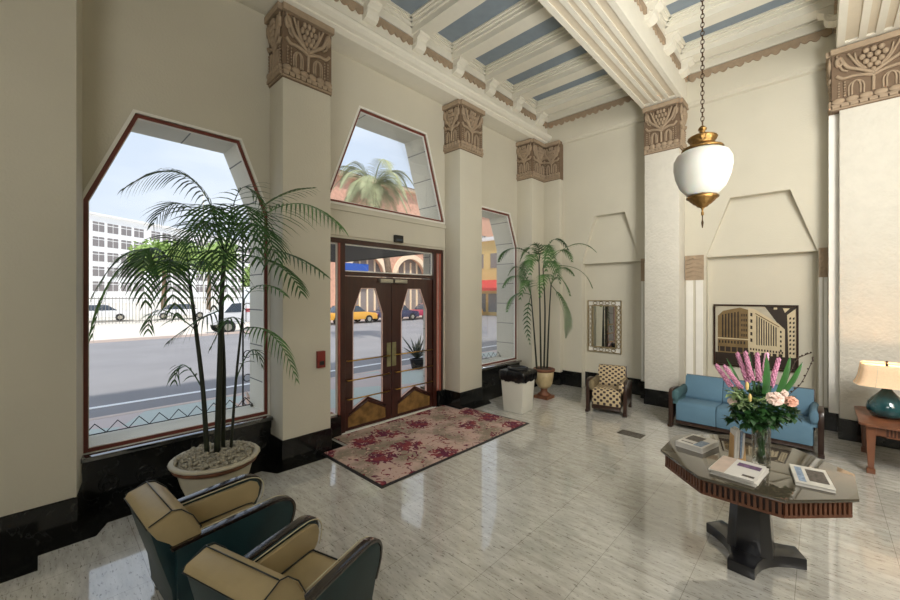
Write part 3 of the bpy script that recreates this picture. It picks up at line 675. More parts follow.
def door(n, y0, y1, hinge):
    """leaf with the tall shaped light, bars, kick panel"""
    w = y1 - y0; Z = 2.39
    mir = (lambda q: y0 + q) if hinge < 0 else (lambda q: y1 - q)
    # hole outline in leaf coordinates (q from the hinge side)
    hole = [(.13, .33), (.40, .475), (.685, .33), (.685, 1.80), (.545, 2.21), (.275, 2.21), (.13, 1.84)]
    kick = [(.055, .06), (.745, .06), (.745, .22), (.40, .395), (.055, .22)]
    ho = [(mir(a * w / .86), b) for a, b in hole]; ki = [(mir(a * w / .86), b) for a, b in kick]
    m = MB(); holed(m, [(y0, .015), (y1, .015), (y1, Z), (y0, Z)], [ho, ki], YZ, XD - .045, XD)
    o = struct(m.build('door_%d' % n, M['door_wood']))
    g = MB(); holed(g, ho, [], YZ, XD - .026, XD - .02); g.build('pane', M['glass'], o)
    b = MB(); hi = inset(ho, -.0) ; holed(b, ho, [[(a + (sum(p[0] for p in ho) / 7 - a) * .045, z + (1.2 - z) * .012) for a, z in ho]], YZ, XD - .03, XD + .004)
    b.build('glazing_bead', mat('bead_%d' % n, srgb(214, 180, 168), .4), o)
    q = MB(); q.pz([(0, 0)] * 3, 0, 0) if False else None
    kp = MB(); holed(kp, ki, [], YZ, XD - .035, XD - .008); lab(kp.build('kick_panel', M['amber'], o), 'mottled amber panel with peaked top')
    # peaked moulding over the kick panel
    mo = MB()
    pk = [(mir(a * w / .86), z) for a, z in ((.06, .26), (.40, .43), (.745, .26))]
    for i in (0, 1):
        a_, b_ = pk[i], pk[i + 1]; mo.tube([(XD + .004, a_[0], a_[1]), (XD + .004, b_[0], b_[1])], .018, 4)
    mo.build('peaked_moulding', M['door_wood'], o)
    for zb in (1.09, .79, .50):
        t = MB(); a, b2 = mir(.03 * w / .86), mir(.80 * w / .86)
        t.tube([(XD + .045, a, zb), (XD + .045, b2, zb)], .011, 8)
        for y in (a, b2): t.tube([(XD, y, zb), (XD + .045, y, zb)], .010, 6)
        t.build('push_bar', M['brass'], o)
    hp = MB(); a, b2 = sorted((mir(.785 * w / .86), mir(.845 * w / .86))); hp.box(XD, XD + .012, a - .02, b2, .90, 1.30)
    hp.ball((XD + .02, (a + b2) / 2, 1.08), (.012, .014, .014)); lab(hp.build('handle_plate', mat('verdigris_brass_%d' % n, srgb(150, 146, 108), .4, .6, var=.2), o, bevel=.003, seg=1), 'tall greenish brass plate')
    cl = MB(); a, b2 = sorted((mir(.60 * w / .86), mir(.85 * w / .86))); cl.box(XD, XD + .07, a, b2, 2.30, 2.365)
    cl.build('door_closer', M['steel'], o, bevel=.01)
door(1, 3.19, 4.075, -1); door(2, 4.09, 5.03, 1)
struct(MB().box(XD - .1, XD + .05, 3.12, 5.08, 0, .012).build('trim_threshold', M['white_trim']))

# ================================================================= OUTDOORS
G = -.15
struct(MB().box(-180, -5.78, -90, 160, G - .1, G - .02).build('ground_far', M['concrete']))
struct(MB().box(-24.8, -9.6, -80, 150, G - .02, G).build('road', M['asphalt']))
struct(MB().box(-29, -24.8, 12.2, 150, G - .02, G).build('road_parking_bay', M['asphalt']))
def paving():
    m = mat('paving', srgb(206, 196, 192), .85); n, l, p = nodes_of(m)
    tc = n.new('ShaderNodeTexCoord'); ch = n.new('ShaderNodeTexChecker'); ch.inputs['Scale'].default_value = .62
    ch.inputs[1].default_value = srgb(206, 192, 188); ch.inputs[2].default_value = srgb(192, 202, 196)
    mp = n.new('ShaderNodeMapping'); mp.inputs['Rotation'].default_value = (0, 0, radians(28)); mp.inputs['Location'].default_value = (0, 0, .3)
    l.new(tc.outputs['Object'], mp.inputs[0]); l.new(mp.outputs[0], ch.inputs[0]); l.new(ch.outputs[0], p.inputs['Base Color']); return m
struct(MB().box(-9.5, -5.7, -40, 60, G - .05, G + .004).build('sidewalk', paving()))
struct(MB().box(-9.62, -9.45, -60, 100, G - .05, G + .012).build('curb_near', M['curb'], bevel=.02))
m = MB(); m.box(-24.8, -24.6, -60, 12.2, G - .02, G + .12); m.box(-29.1, -28.9, 12.2, 120, G - .02, G + .12); struct(m.build('curb_far', M['curb']))
struct(MB().box(-10.55, -10.40, -60, 100, G - .01, G + .006).build('road_line', M['road_paint']))

# fence of thin bars
t = thing('fence', 'tall see-through fence of thin bars across the street', 'fence', (-40, 5, G))
f = MB(); f.box(-.03, .03, -26, 10.8, 1.95, 2.02); f.box(-.03, .03, -26, 10.8, .12, .18); f.build('rail', M['fence_grey'], t)
f = MB()
for i in range(180):
    y = -26 + i * .205; f.box(-.015, .015, y, y + .03, 0, 2.1)
p_ = f.build('bars', M['fence_grey'], t); p_['kind'] = 'stuff'

# white office building far off, in a plane that runs away to the right
d_ = Vector((-.534, .845, 0)); nrm = Vector((.845, .534, 0)); P0 = Vector((-136, 8.6, G)) - d_ * 34
t = thing('office_building', 'long white office block with rows of dark windows, behind the trees across the street', 'building', P0, atan2(d_.y, d_.x))
MB().box(-2, 150, 0, 30, 0, 23.2).build('wall', M['white_wall'], t)
m = MB(); m.box(-2.5, 150.5, -.6, 30, 23.2, 23.6); m.build('roof_edge', M['white_wall'], t)
wm = None
for r, z in enumerate((18.9, 15.0, 11.1, 7.2, 3.3)):
    for i in range(20):
        x = 20 + i * 3.6 + (i // 4) * 1.6
        if wm is None:
            q = MB(); q.box(-1.4, 1.4, -.06, .1, 0, 2.5); q.mi = 1; q.box(-1.4, 1.4, -.12, -.06, 2.5, 2.6); q.box(-.05, .05, -.1, 0, 0, 2.5); q.box(-1.4, 1.4, -.1, 0, 1.75, 1.9)
            wm = q.mesh('window', [M['window_dark'], M['white_wall']])
        link('window', wm, t, (x, 0, z))
t2 = thing('annexe_building', 'small plain white block in front of the long office block, at the left', 'building', (-98, 4.4, G), radians(122))
MB().box(-14, 1.6, 0, 8, 0, 10.2).build('wall', M['white_wall'], t2)
for z in (5.6, 1.6):
    for x in (-1.2, -4.4, -7.6): MB().box(x - .6, x + .6, -.05, .1, z, z + 1.6).build('window', M['window_dark'], t2)

def tree(label, x, y, h, r, seed, ml='outdoor_leaf'):
    rd = random.Random(seed); t = thing('street_tree', label, 'tree', (x, y, G), 0)
    MB().tube([(0, 0, 0), (.1, .05, h * .4), (0, 0, h * .62)], [.28, .22, .14], 8).build('trunk', M['bark'], t)
    m = MB()
    blobs = [(rd.uniform(-.5, .5) * r, rd.uniform(-.6, .6) * r, h - r * rd.uniform(.5, 1.15), r * rd.uniform(.35, .6)) for _ in range(11)]
    for bx, by, bz, br in blobs:
        m.ball((bx, by, bz), br * .8, 8, 6)
        for _ in range(160):
            v = Vector((rd.gauss(0, 1), rd.gauss(0, 1), rd.gauss(0, 1))).normalized() * br * rd.uniform(.75, 1.2)
            c = Vector((bx, by, bz)) + v; a = Vector((rd.gauss(0, 1), rd.gauss(0, 1), rd.gauss(0, 1))).normalized() * .22; b = a.orthogonal().normalized() * .12
            m.add([c - a, c - b, c + a, c + b], [(0, 1, 2, 3)], False)
    m.build('crown', M[ml], t); return t
tree('pale green street tree in front of the white office block, left one', -52, 9.2, 8.6, 2.7, 1)
tree('pale green street tree behind the indoor palm, taller one by the office block', -60, 15.6, 10.2, 3.4, 2)
tree('low green tree left of the delivery truck', -52, 19.8, 6.2, 2.4, 3)
tree('rounded green tree above the delivery truck', -60, 25.5, 6.4, 3.0, 4)
t = thing('parking_mast', 'thin mast rising behind the office block roof', 'mast', (-120, 30, G)); MB().tube([(0, 0, 0), (0, 0, 30)], .16, 6).build('pole', M['stone'], t)

# outdoor palm seen through the upper window
def frond_mesh(mb, P0, P1, P2, n, L, wd, droop=.5, up=Vector((0, 0, 1)), rr=.006, spread=.8, t0=.12, rd=random, seg=4):
    P0, P1, P2 = Vector(P0), Vector(P1), Vector(P2)
    pts = [bez(P0, P1, P2, i / 14) for i in range(15)]
    mb.tube(pts, [rr * (1 - .75 * i / 14) for i in range(15)], 5)
    for i in range(n):
        t = t0 + (1 - t0) * (i + .5) / n; p = bez(P0, P1, P2, t); tg = ((P1 - P0) * (1 - t) + (P2 - P1) * t).normalized()
        sd = tg.cross(up); sd = sd.normalized() if sd.length > .05 else tg.orthogonal().normalized(); nu = sd.cross(tg).normalized()
        ln = L * (sin(pi * min(1, .18 + .80 * t)) ** .6) * rd.uniform(.88, 1.1)
        for s in (-1, 1):
            d = (sd * s * spread + tg * (.55 + .5 * t) + nu * .12).normalized() * 1.0; q = p.copy(); vs = []; dr = d.copy()
            for k_ in range(seg + 1):
                f_ = k_ / seg; ww = wd * (.35 + .65 * sin(pi * min(1, f_ * .8 + .2))) * (1 - f_ ** 3 * .92)
                wv = dr.cross(nu).normalized(); wv = (wv + nu * .35 * s).normalized()
                vs += [q - wv * ww, q + wv * ww]
                dr = (dr + Vector((0, 0, -1)) * droop * (1.2 / seg) * rd.uniform(.85, 1.15)).normalized(); q = q + dr * (ln / seg)
            mb.add(vs, [(2 * k_, 2 * k_ + 1, 2 * k_ + 3, 2 * k_ + 2) for k_ in range(seg)], True)
t = thing('palm_tree', 'feathery palm tree outside, seen through the window above the doors', 'tree', (-15.6, 11.0, G))
MB().tube([(.4, .95, 0), (.36, .75, 3.0), (.2, .35, 5.6), (0, 0, 7.3)], [.20, .16, .14, .12], 10).build('trunk', M['bark'], t)
rd = random.Random(5)
for i in range(26):
    a = i * 2.399; e = rd.uniform(-.35, 1.25); R = rd.uniform(1.6, 2.3); m = MB()
    P0_ = Vector((0, 0, 7.3)); P1_ = P0_ + Vector((cos(a) * R * .55, sin(a) * R * .55, .9 + e)); P2_ = P0_ + Vector((cos(a) * R, sin(a) * R, -1.3 + e * 1.5))
    frond_mesh(m, P0_, P1_, P2_, 30, .8, .016, .7, rr=.03, rd=rd, seg=3); m.build('frond', M['outdoor_palm'], t)

# arcaded brick building across the street
BX, BY = -36.0, 17.0
t = thing('arcaded_brick_building', 'pink brick building with cream stone arches, across the street', 'building', (BX, BY, G))
holes = []; L_ = 42
centres = [1.2 + 6.35 * i for i in range(1, 7)]
for c in centres: holes.append([(c - 2.35, 0.4), (c + 2.35, .4)] + arc(c, 4.3, 2.35, 0, 180, 16))
ups = []
for c in centres:
    for dy in (-1.6, 1.6): ups.append([(c + dy - .6, 8.7), (c + dy + .6, 8.7), (c + dy + .6, 11.0), (c + dy - .6, 11.0)])
m = MB(); holed(m, [(0, 0), (L_, 0), (L_, 14.6), (0, 14.6)], holes + ups, lambda a, b, t_: (t_, a, b), -.5, 0); m.build('wall', M['brick_pink'], t)
m = MB(); m.box(-1.3, -.7, 0, L_, 0, 12); m.build('shop_front', M['window_dark'], t)
MB().box(-7, -.4, 0, .5, 0, 14.6).build('side_wall', M['brick_pink'], t)
for c in centres:
    m = MB(); ring = arc(c, 4.3, 2.85, 0, 180, 20) + arc(c, 4.3, 2.3, 180, 0, 20); holed(m, ring, [], lambda a, b, t_: (t_, a, b), 0, .16)
    m.build('arch', M['arch_stone'], t)
    m = MB(); m.box(-.3, .14, c + 2.4, c + 3.9, .0, 4.3); m.box(-.3, .24, c + 2.3, c + 4.0, 4.2, 4.5); m.build('column', M['arch_stone'], t)
    m = MB()
    for dy in (-1.5, -.5, .5, 1.5): m.box(-.7, -.55, c + dy - .09, c + dy + .09, .2, 6.2)
    m.box(-.7, -.55, c - 2.3, c + 2.3, 4.1, 4.35); m.build('mullion', M['arch_stone'], t)
    for dy in (-1.6, 1.6):
        m = MB(); m.box(-.35, -.25, c + dy - .6, c + dy + .6, 8.7, 11.0); m.mi = 1; m.box(-.24, .05, c + dy - .7, c + dy + .7, 8.55, 8.7); m.box(-.24, -.18, c + dy - .05, c + dy + .05, 8.7, 11); m.box(-.24, -.18, c + dy - .6, c + dy + .6, 9.8, 9.9)
        m.box(-.24, 0, c + dy - .6, c + dy - .5, 8.7, 11); m.box(-.24, 0, c + dy + .5, c + dy + .6, 8.7, 11)
        m.build('window', [M['pane_ext'], M['white_wall']], t)
m = MB(); m.box(-7, .7, -.4, L_ + .4, 14.6, 14.9); m.mi = 1; m.add([(.9, -.6, 14.9), (.9, L_ + .6, 14.9), (-3.5, L_ + .6, 16.4), (-3.5, -.6, 16.4), (-8, -.6, 14.9), (-8, L_ + .6, 14.9)], [(0, 1, 2, 3), (3, 2, 5, 4), (0, 3, 4), (1, 5, 2)], False)
m.build('roof', [M['arch_stone'], M['roof_red']], t)
m = MB(); m.box(0, .12, 0, L_, 7.4, 7.7); m.build('string_course', M['arch_stone'], t)
sg = MB(); sg.box(.2, .3, 4.4, 7.6, 4.3, 5.6); sg = sg.build('sign', M['sign_blue'], t); lab(sg, 'blue and red shop sign board')
m = MB(); m.box(.3, .33, 4.6, 7.4, 4.4, 4.7); m.build('sign_stripe', M['red_cloth'], t)

# yellow shop with red awning seen through the narrow window
t = thing('yellow_shop', 'two storey yellow building with red awning, seen through the narrow window', 'building', (-29, 34, G))
m = MB(); m.box(0, 14, 0, 10, 0, 8.2); m.build('wall', M['yellow_wall'], t)
m = MB(); m.box(-.3, 14.3, -.3, 10.3, 8.2, 8.6); m.build('roof', M['white_wall'], t)
for x in (1.2, 3.4, 5.6, 7.8, 10, 12.2):
    for z in (5.2,): MB().box(x - .6, x + .6, -.06, .1, z, z + 1.6).build('window', M['window_dark'], t)
    MB().box(x - .9, x + .9, -.06, .1, .4, 2.4).build('shop_window', M['pane_ext'], t)
m = MB(); m.add([(.2, 0, 3.9), (13.8, 0, 3.9), (13.8, -1.4, 3.0), (.2, -1.4, 3.0), (.2, -1.4, 2.7), (13.8, -1.4, 2.7)], [(0, 1, 2, 3), (3, 2, 5, 4)], False); m.build('awning', M['red_cloth'], t)
t = thing('tower_building', 'tall pale building rising behind the yellow shop', 'building', (-33, 52, G)); MB().box(0, 18, 0, 12, 0, 24).build('wall', M['white_wall'], t)
for z in (9, 12, 15, 18, 21):
    for x in range(1, 17, 2): MB().box(x, x + 1.1, -.05, .1, z, z + 1.5).build('window', M['stone'], t)

# vehicles
def car(label, x, y, rz, body, h=1.42, L=4.5, taxi=False):
    t = thing('car', label, 'car', (x, y, G), rz)
    lo = [(-L / 2, .35), (-L / 2, .72), (-L / 2 + .12, .84), (-L / 4 - .05, .92), (L / 4, .92), (L / 2 - .1, .80), (L / 2, .55), (L / 2, .3)]
    MB().py(lo, -.86, .86).build('body', body, t, bevel=.06)
    cab = [(-L / 3, .90), (-L / 4.6, h - .04), (-L / 6, h), (L / 9, h), (L / 3.6, .90)]
    MB().py(cab, -.70, .70).build('cabin_glass', M['car_glass'], t, bevel=.05)
    MB().py([(-L / 4.6, h - .05), (-L / 6, h + .012), (L / 9, h + .012), (L / 7, h - .05)], -.69, .69).build('roof', body, t, bevel=.02)
    for sx in (-.31, .31):
        for sy in (-.82, .82):
            w = MB(); w.tube([(sx * L, sy - .1, .32), (sx * L, sy + .1, .32)], .32, 16); w.mi = 1; w.tube([(sx * L, sy - .11, .32), (sx * L, sy + .11, .32)], .17, 10); w.build('wheel', [M['tyre'], M['steel']], t)
    for s, mt in ((-1, 'red_cloth'), (1, 'road_paint')):
        q = MB()
        for yy in (-.62, .62): q.box(s * L / 2 - .04, s * L / 2 + .01, yy - .17, yy + .17, .58, .72)
        q.build('lights', M[mt], t)
    return t
car('yellow cab parked across the street, seen through the left door', -27.2, 16.8, radians(90), M['car_yellow'], 1.45)
car('dark blue car parked across the street beside the yellow cab', -27.2, 21.4, radians(90), M['car_blue'], 1.5)
car('dark red and blue car parked across the street, seen through the right door', -27.4, 26.0, radians(90), M['car_red'])
car('yellow car parked across the street, at the right of the right door', -27.4, 30.8, radians(90), M['car_yellow'], 1.5)
car('white car parked behind the far fence', -44, 9.2, radians(80), M['car_white'])
car('white car behind the far fence, left of the other one', -45, 3.4, radians(84), M['car_white'])
t = thing('delivery_truck', 'white truck with a red stripe and a blue sign, parked across the street', 'truck', (-25.6, 9.7, G), radians(90))
MB().box(-1.3, 3.4, -1.0, 1.0, .65, 2.05).build('box_body', M['car_white'], t, bevel=.05)
MB().box(-1.32, 3.42, -1.02, 1.02, 1.25, 1.45).build('stripe', M['truck_stripe'], t)
MB().py([(-3.1, .55), (-3.1, 1.15), (-2.55, 1.25), (-2.1, 1.85), (-1.35, 1.9), (-1.35, .55)], -.95, .95).build('cab', M['car_white'], t, bevel=.08)
MB().py([(-2.5, 1.25), (-2.1, 1.75), (-1.6, 1.78), (-1.6, 1.25)], -.97, .97).build('cab_glass', M['car_glass'], t)
MB().box(-.9, 2.6, -1.03, 1.03, 2.05, 2.75).build('roof_box', M['white_wall'], t, bevel=.05)
MB().box(-.75, .3, -1.05, -1.0, 1.55, 2.3).build('sign_panel', M['sign_blue'], t)
for x in (-2.3, 2.3):
    for y in (-.85, .85):
        w = MB(); w.tube([(x, y - .13, .4), (x, y + .13, .4)], .40, 18); w.mi = 1; w.tube([(x, y - .14, .4), (x, y + .14, .4)], .2, 12); w.build('wheel', [M['tyre'], M['steel']], t)

# canopy over the entrance
t = thing('entrance_canopy', 'dark entrance canopy outside above the double doors', 'canopy', (-7.7, 4.0, 3.0))
m = MB(); m.box(-1.7, 1.92, -.4, 1.6, .0, .04); m.build('underside', M['canopy'], t)
m = MB()
m.box(-1.75, -1.7, -.45, 1.65, -.02, .34); m.box(-1.7, 1.92, 1.6, 1.65, -.02, .34); m.box(-1.7, 1.92, -.45, -.4, -.02, .34); m.build('valance', M['canopy'], t)
m = MB(); m.box(-1.75, 1.92, -.45, 1.65, .34, .38); m.build('top', M['stone'], t)
for y in (-.3, 1.5): MB().tube([(-.4, y, .37), (1.92, y, .60)], .02, 6).build('tie_rod', M['iron'], t)

# wrought iron outside the windows
def zigzag(label, y0, y1, z, n, x=-5.7):
    t = thing('iron_railing', label, 'railing', (x, (y0 + y1) / 2, z)); h = (y1 - y0) / 2; pts = []
    for i in range(n * 2 + 1): pts.append((0, -h + 2 * h * i / (2 * n), .11 if i % 2 else .0))
    MB().tube(pts, .007, 5).build('zigzag_bar', M['iron'], t)
    MB().tube([(0, -h, 0), (0, h, 0)], .006, 5).build('rail', M['iron'], t)
    MB().box(-.02, .02, -h, -h + .02, -.1, .0).build('foot', M['iron'], t); MB().box(-.02, .02, h - .02, h, -.1, .0).build('foot', M['iron'], t)
zigzag('black zigzag iron rail outside the foot of the large window', .30, 2.0, .60, 9, -5.66)
zigzag('black zigzag iron rail outside the foot of the narrow window', 6.08, 7.72, .62, 9, -5.66)
def iron_post(label, x, y, h):
    t = thing('iron_grille', label, 'grille', (x, y, G))
    for dy in (-.06, .06): MB().tube([(0, dy, 0), (0, dy, h)], .012, 6).build('bar', M['iron'], t)
    for i in range(9):
        z = .4 + i * h / 9.5; m = MB(); m.tube([(0, .05 * cos(a * .5), z + .05 * sin(a * .5)) for a in range(14)], .006, 4); m.build('scroll', M['iron'], t)
iron_post('tall narrow black iron grille outside, at the right side of the large window', -5.9, 2.02, 3.2)
iron_post('tall narrow black iron grille outside, left of the double doors', -5.9, 3.22, 3.05)
# spiky plants on the sidewalk
def spiky(label, x, y, h, n, seed, ml='outdoor_leaf'):
    rd = random.Random(seed); t = thing('spiky_plant', label, 'plant', (x, y, G)); m = MB()
    for i in range(n):
        a = i * 2.4; e = rd.uniform(.35, 1.2); d = Vector((cos(a) * cos(e), sin(a) * cos(e), sin(e))); s_ = d.cross(Vector((0, 0, 1))).normalized(); L = h * rd.uniform(.7, 1.1)
        m.add([s_ * .03 + Vector((0, 0, .3)), -s_ * .03 + Vector((0, 0, .3)), d * L * .5 - s_ * .035 + Vector((0, 0, .3)), d * L * .5 + s_ * .035 + Vector((0, 0, .3)), d * L + Vector((0, 0, .22))], [(0, 1, 2, 3), (3, 2, 4)], False)
    m.build('leaves', M[ml], t); MB().lathe([(.12, 0), (.17, .02), (.22, .25), (.24, .3), (.2, .31), (.18, .27)], 16).build('pot', M['iron'], t)
M['dark_spike'] = mat('dark_spike', srgb(70, 74, 60), .5, var=.3)
spiky('dark spiky plant in a pot on the sidewalk outside the right door', -8.9, 7.9, .95, 26, 3, 'dark_spike')
spiky('pale plant outside the lower right corner of the large window', -6.35, 2.3, .75, 24, 4, 'rose')

# ================================================================= INDOOR THINGS
# rug
t = thing('entrance_rug', 'large rug with dark red floral clusters in front of the double doors', 'rug', (-4.2, 4.05, 0))
rp = [(.72, -1.47), (.72, 1.40), (-.56, 1.38), (-.56, 1.20), (-.96, 1.20), (-.96, -1.10), (-.56, -1.10), (-.56, -1.47)]
MB().pz(rp, .0022, .014).build('pile', M['rug'], t)
ed = MB(); holed(ed, [(.76, -1.51), (.76, 1.44), (-.56, 1.42), (-.56, 1.20), (-.96, 1.20), (-.96, -1.10), (-.56, -1.10), (-.56, -1.51)], [], lambda a, b, q: (a, b, q), .0021, .008); lab(ed.build('edging', M['black'], t), 'dark rubber edging')

# fire alarm and sensor
t = thing('fire_alarm', 'small red fire alarm box on the pillar left of the doors', 'fire alarm', (XP, 2.545, 1.25))
MB().box(0, .045, -.055, .055, -.11, .11).build('case', M['alarm_red'], t, bevel=.006)
MB().box(.045, .055, -.03, .03, -.07, -.02).build('pull_handle', M['black'], t)
t = thing('door_sensor', 'small black motion sensor box on the header above the doors', 'sensor', (XW + .0255, 4.15, 3.04))
MB().box(0, .05, -.09, .09, -.055, .065).build('case', M['black'], t, bevel=.008); MB().box(.05, .053, -.06, .06, -.03, .0).build('lens', M['car_glass'], t)
# floor vent
t = thing('floor_vent', 'small dark metal vent set in the marble floor', 'vent', (-2.07, 6.14, 0), radians(-2))
m = MB(); holed(m, [(-.17, -.1), (.17, -.1), (.17, .1), (-.17, .1)], [[(-.15, -.08), (.15, -.08), (.15, .08), (-.15, .08)]], lambda a, b, q: (a, b, q), 0, .006); m.build('frame', M['grille'], t)
m = MB()
for i in range(14): m.box(-.145 + i * .0215, -.145 + i * .0215 + .012, -.08, .08, .0, .004)
for y in (-.03, .03): m.box(-.15, .15, y - .004, y + .004, 0, .005)
m.build('slats', M['grille'], t)

# ---- club chairs
def club_chair(label, loc, th, sc_):
    t = thing('club_chair', label, 'armchair', loc, th, 'club chairs in the foreground'); t.scale = (sc_,) * 3
    W = .34
    AP = [(-.02, .07), (.60, .07), (.70, .10), (.71, .24), (.745, .34), (.785, .42), (.80, .49), (.795, .545), (.765, .59), (.71, .615), (.64, .622), (.10, .60), (-.03, .585)]
    for s in (-1, 1):
        m = MB(); x0, x1 = sorted((s * W, s * (W - .075))); m.px(AP, x0, x1); sp_ = m.build('side_panel', M['teal'], t, bevel=.012)
        m = MB(); IP = [(.06, .30), (.62, .30), (.70, .36), (.76, .44), (.775, .52), (.755, .572), (.70, .598), (.06, .578)]
        x0, x1 = sorted((s * (W - .076), s * (W - .115))); m.px(IP, x0, x1); lab(m.build('inner_arm_pad', M['cream'], t, bevel=.012), 'cream inner pad')
        rl = crv([(-.06, .60), (.10, .612), (.40, .628), (.64, .638), (.72, .630), (.785, .600), (.817, .545), (.818, .49), (.80, .425), (.755, .335)], 5)
        m = MB(); x0, x1 = (s * (W + .004), s * (W - .062)); vs = []; n_ = len(rl)
        for i, p in enumerate(rl):
            tg = (rl[min(i + 1, n_ - 1)] - rl[max(i - 1, 0)]).normalized(); nn_ = Vector((-tg.y, tg.x, 0)); q = p - nn_ * .024
            vs += [(x0, p.x, p.y), (x1, p.x, p.y), (x1, q.x, q.y), (x0, q.x, q.y)]
        fs = []
        for i in range(n_ - 1):
            for k_ in range(4): fs.append((i * 4 + k_, i * 4 + (k_ + 1) % 4, i * 4 + 4 + (k_ + 1) % 4, i * 4 + 4 + k_))
        fs += [(0, 3, 2, 1), tuple((n_ - 1) * 4 + k_ for k_ in range(4))]
        m.add(vs, fs, False); m.build('arm_rail', M['gloss_black_wood'], t, bevel=.006)
        m = MB(); m.tube([(s * (W - .092), p.x, p.y - .012) for p in rl[5:-4]], .0042, 6); m.build('piping', M['cream_piping'], sp_)
    # back
    m = MB(); m.px([(-.175, .775), (-.12, .55), (-.05, .30), (-.02, .07), (.06, .07), (.05, .30), (-.02, .56), (-.09, .76)], -.305, .305); m.build('back_shell', M['teal'], t, bevel=.012)
    cu = [(-.185, .775), (-.165, .806), (-.05, .842), (.0, .83), (.07, .76), (.12, .66), (.145, .55), (.15, .40), (.05, .36), (.0, .52), (-.06, .62), (-.13, .68)]
    m = MB(); m.px(cu, -.315, .315); bc_ = lab(m.build('back_cushion', M['cream'], t, bevel=.014), 'cream back cushion')
    pp_ = [(-.05, .846), (.002, .834), (.073, .764), (.125, .662)]
    for nm, ln in (('piping', [(-.31, -.05, .846), (.31, -.05, .846)]), ('piping', [(.319, -.178, .79)] + [(.319, a + .0, b) for a, b in pp_]), ('piping', [(-.319, -.178, .79)] + [(-.319, a, b) for a, b in pp_])):
        m = MB(); m.tube(ln, .0042, 6); m.build(nm, M['piping'], bc_)
    m = MB(); m.tube([(-.312, -.185, .772), (.312, -.185, .772)], .004, 6); m.build('piping', M['piping'], bc_)
    # seat
    m = MB(); m.px([(.08, .24), (.70, .24), (.735, .28), (.74, .35), (.715, .395), (.66, .41), (.10, .395)], -.222, .222); sc_u = lab(m.build('seat_cushion', M['cream'], t, bevel=.018), 'cream seat cushion')
    m = MB(); m.tube([(-.222, .705, .405), (.222, .705, .405)], .006, 6); m.tube([(-.222, .10, .402), (-.222, .66, .412), (-.222, .705, .405)], .006, 6); m.tube([(.222, .10, .402), (.222, .66, .412), (.222, .705, .405)], .006, 6); m.build('piping', M['piping'], sc_u)
    m = MB(); m.box(-.26, .26, .0, .69, .08, .24); m.build('seat_base', M['teal'], t, bevel=.01)
    for x in (-.29, .29):
        for y in (.03, .62):
            m = MB(); m.box(x - .03, x + .03, y - .03, y + .03, 0, .08); m.build('foot', M['gloss_black_wood'], t, bevel=.004)
    return t
club_chair('teal and cream club chair nearer the window, left of the pair', (-3.18, .579, 0), radians(3.8), .916)
club_chair('teal and cream club chair nearer the middle of the room, right of the pair', (-2.129, .733, 0), radians(17.1), .894)

# ---- wood-framed upholstered seats (armchair and sofa)
def settee(name, label, cat, loc, rz, W, D, nseg, fabric, armfab, zt, zs=.43, za=.60):
    t = thing(name, label, cat, loc, rz); hw = W / 2; iw = hw - .10
    # faces -Y; front at y=0, back at y=D
    sw = 2 * iw / nseg
    for i in range(nseg):
        x0 = -iw + i * sw
        m = MB(); m.px([(.01, zs - .30), (.01, zs - .06), (.04, zs - .015), (.11, zs), (D - .22, zs - .04), (D - .22, zs - .30)], x0 + .002, x0 + sw - .002); m.build('seat', fabric, t, bevel=.022)
        m = MB(); m.px([(D - .25, zs - .06), (D - .27, zs), (D - .16, zt - .03), (D - .13, zt), (D - .06, zt), (D - .10, zs - .06)], x0 + .001, x0 + sw - .001); m.build('backrest', fabric, t, bevel=.018)
    m = MB(); m.px([(D - .11, .16), (D - .10, zs), (D - .045, zt - .005), (D - .01, zt - .005), (D - .04, .16)], -iw - .01, iw + .01); m.build('back_frame', M['dark_wood'], t, bevel=.006)
    m = MB(); m.px([(.0, .07), (.0, zs - .30), (.04, zs - .30), (.04, .08)], -iw, iw); m.box(-iw, iw, .04, D - .1, zs - .34, zs - .30); m.build('front_rail', M['dark_wood'], t, bevel=.006)
    for s in (-1, 1):
        o = [(-.04, .0), (.09, .0), (.10, .05), (.09, .12), (.16, .15), (D - .20, .17), (D - .12, .10), (D - .10, 0), (D - .02, 0), (D - .04, .20), (D - .06, za - .08), (.30, za), (.08, za + .005), (.03, za - .015), (.0, za - .07), (.0, .30), (-.01, .12)]
        x0, x1 = sorted((s * hw, s * (hw - .06))); m = MB(); m.px(o, x0, x1); m.build('side_frame', M['dark_wood'], t, bevel=.012)
        # rolled arm pad: rounded section, runs back along the arm
        sec = arc(s * (hw - .092), za - .095, .085, 0, 360, 20)[:-1]
        m = MB(); vs = []; rows = ((-.005, .72), (.012, .95), (.04, 1), (D - .2, 1))
        for y, k_ in rows: vs += [(s * (hw - .092) + (a - s * (hw - .092)) * k_ * .62, y, (za - .095) + (b - (za - .095)) * k_ * 1.05) for a, b in sec]
        n_ = 20; fs = [tuple(range(n_)), tuple(range(3 * n_, 4 * n_))] + [(r * n_ + k_, r * n_ + (k_ + 1) % n_, (r + 1) * n_ + (k_ + 1) % n_, (r + 1) * n_ + k_) for r in range(3) for k_ in range(n_)]
        m.add(vs, fs, True); m.box(min(s * (hw - .06), s * (hw - .125)), max(s * (hw - .06), s * (hw - .125)), .03, D - .2, zs - .05, za - .12); m.build('arm_pad', armfab[0 if s < 0 else 1], t)
        m = MB(); m.box(min(s * hw, s * (hw - .05)) - .006, max(s * hw, s * (hw - .05)) + .006, -.04, .07, 0, .05); m.build('foot', M['dark_wood'], t, bevel=.01)
    return t
settee('sofa', 'long blue sofa with dark wood arms below the framed picture', 'sofa', (-.865, 6.93, 0), radians(0), 1.80, .80, 3, M['blue_fabric'], (M['green_arm'], M['blue_fabric']), .745, .42, .60)
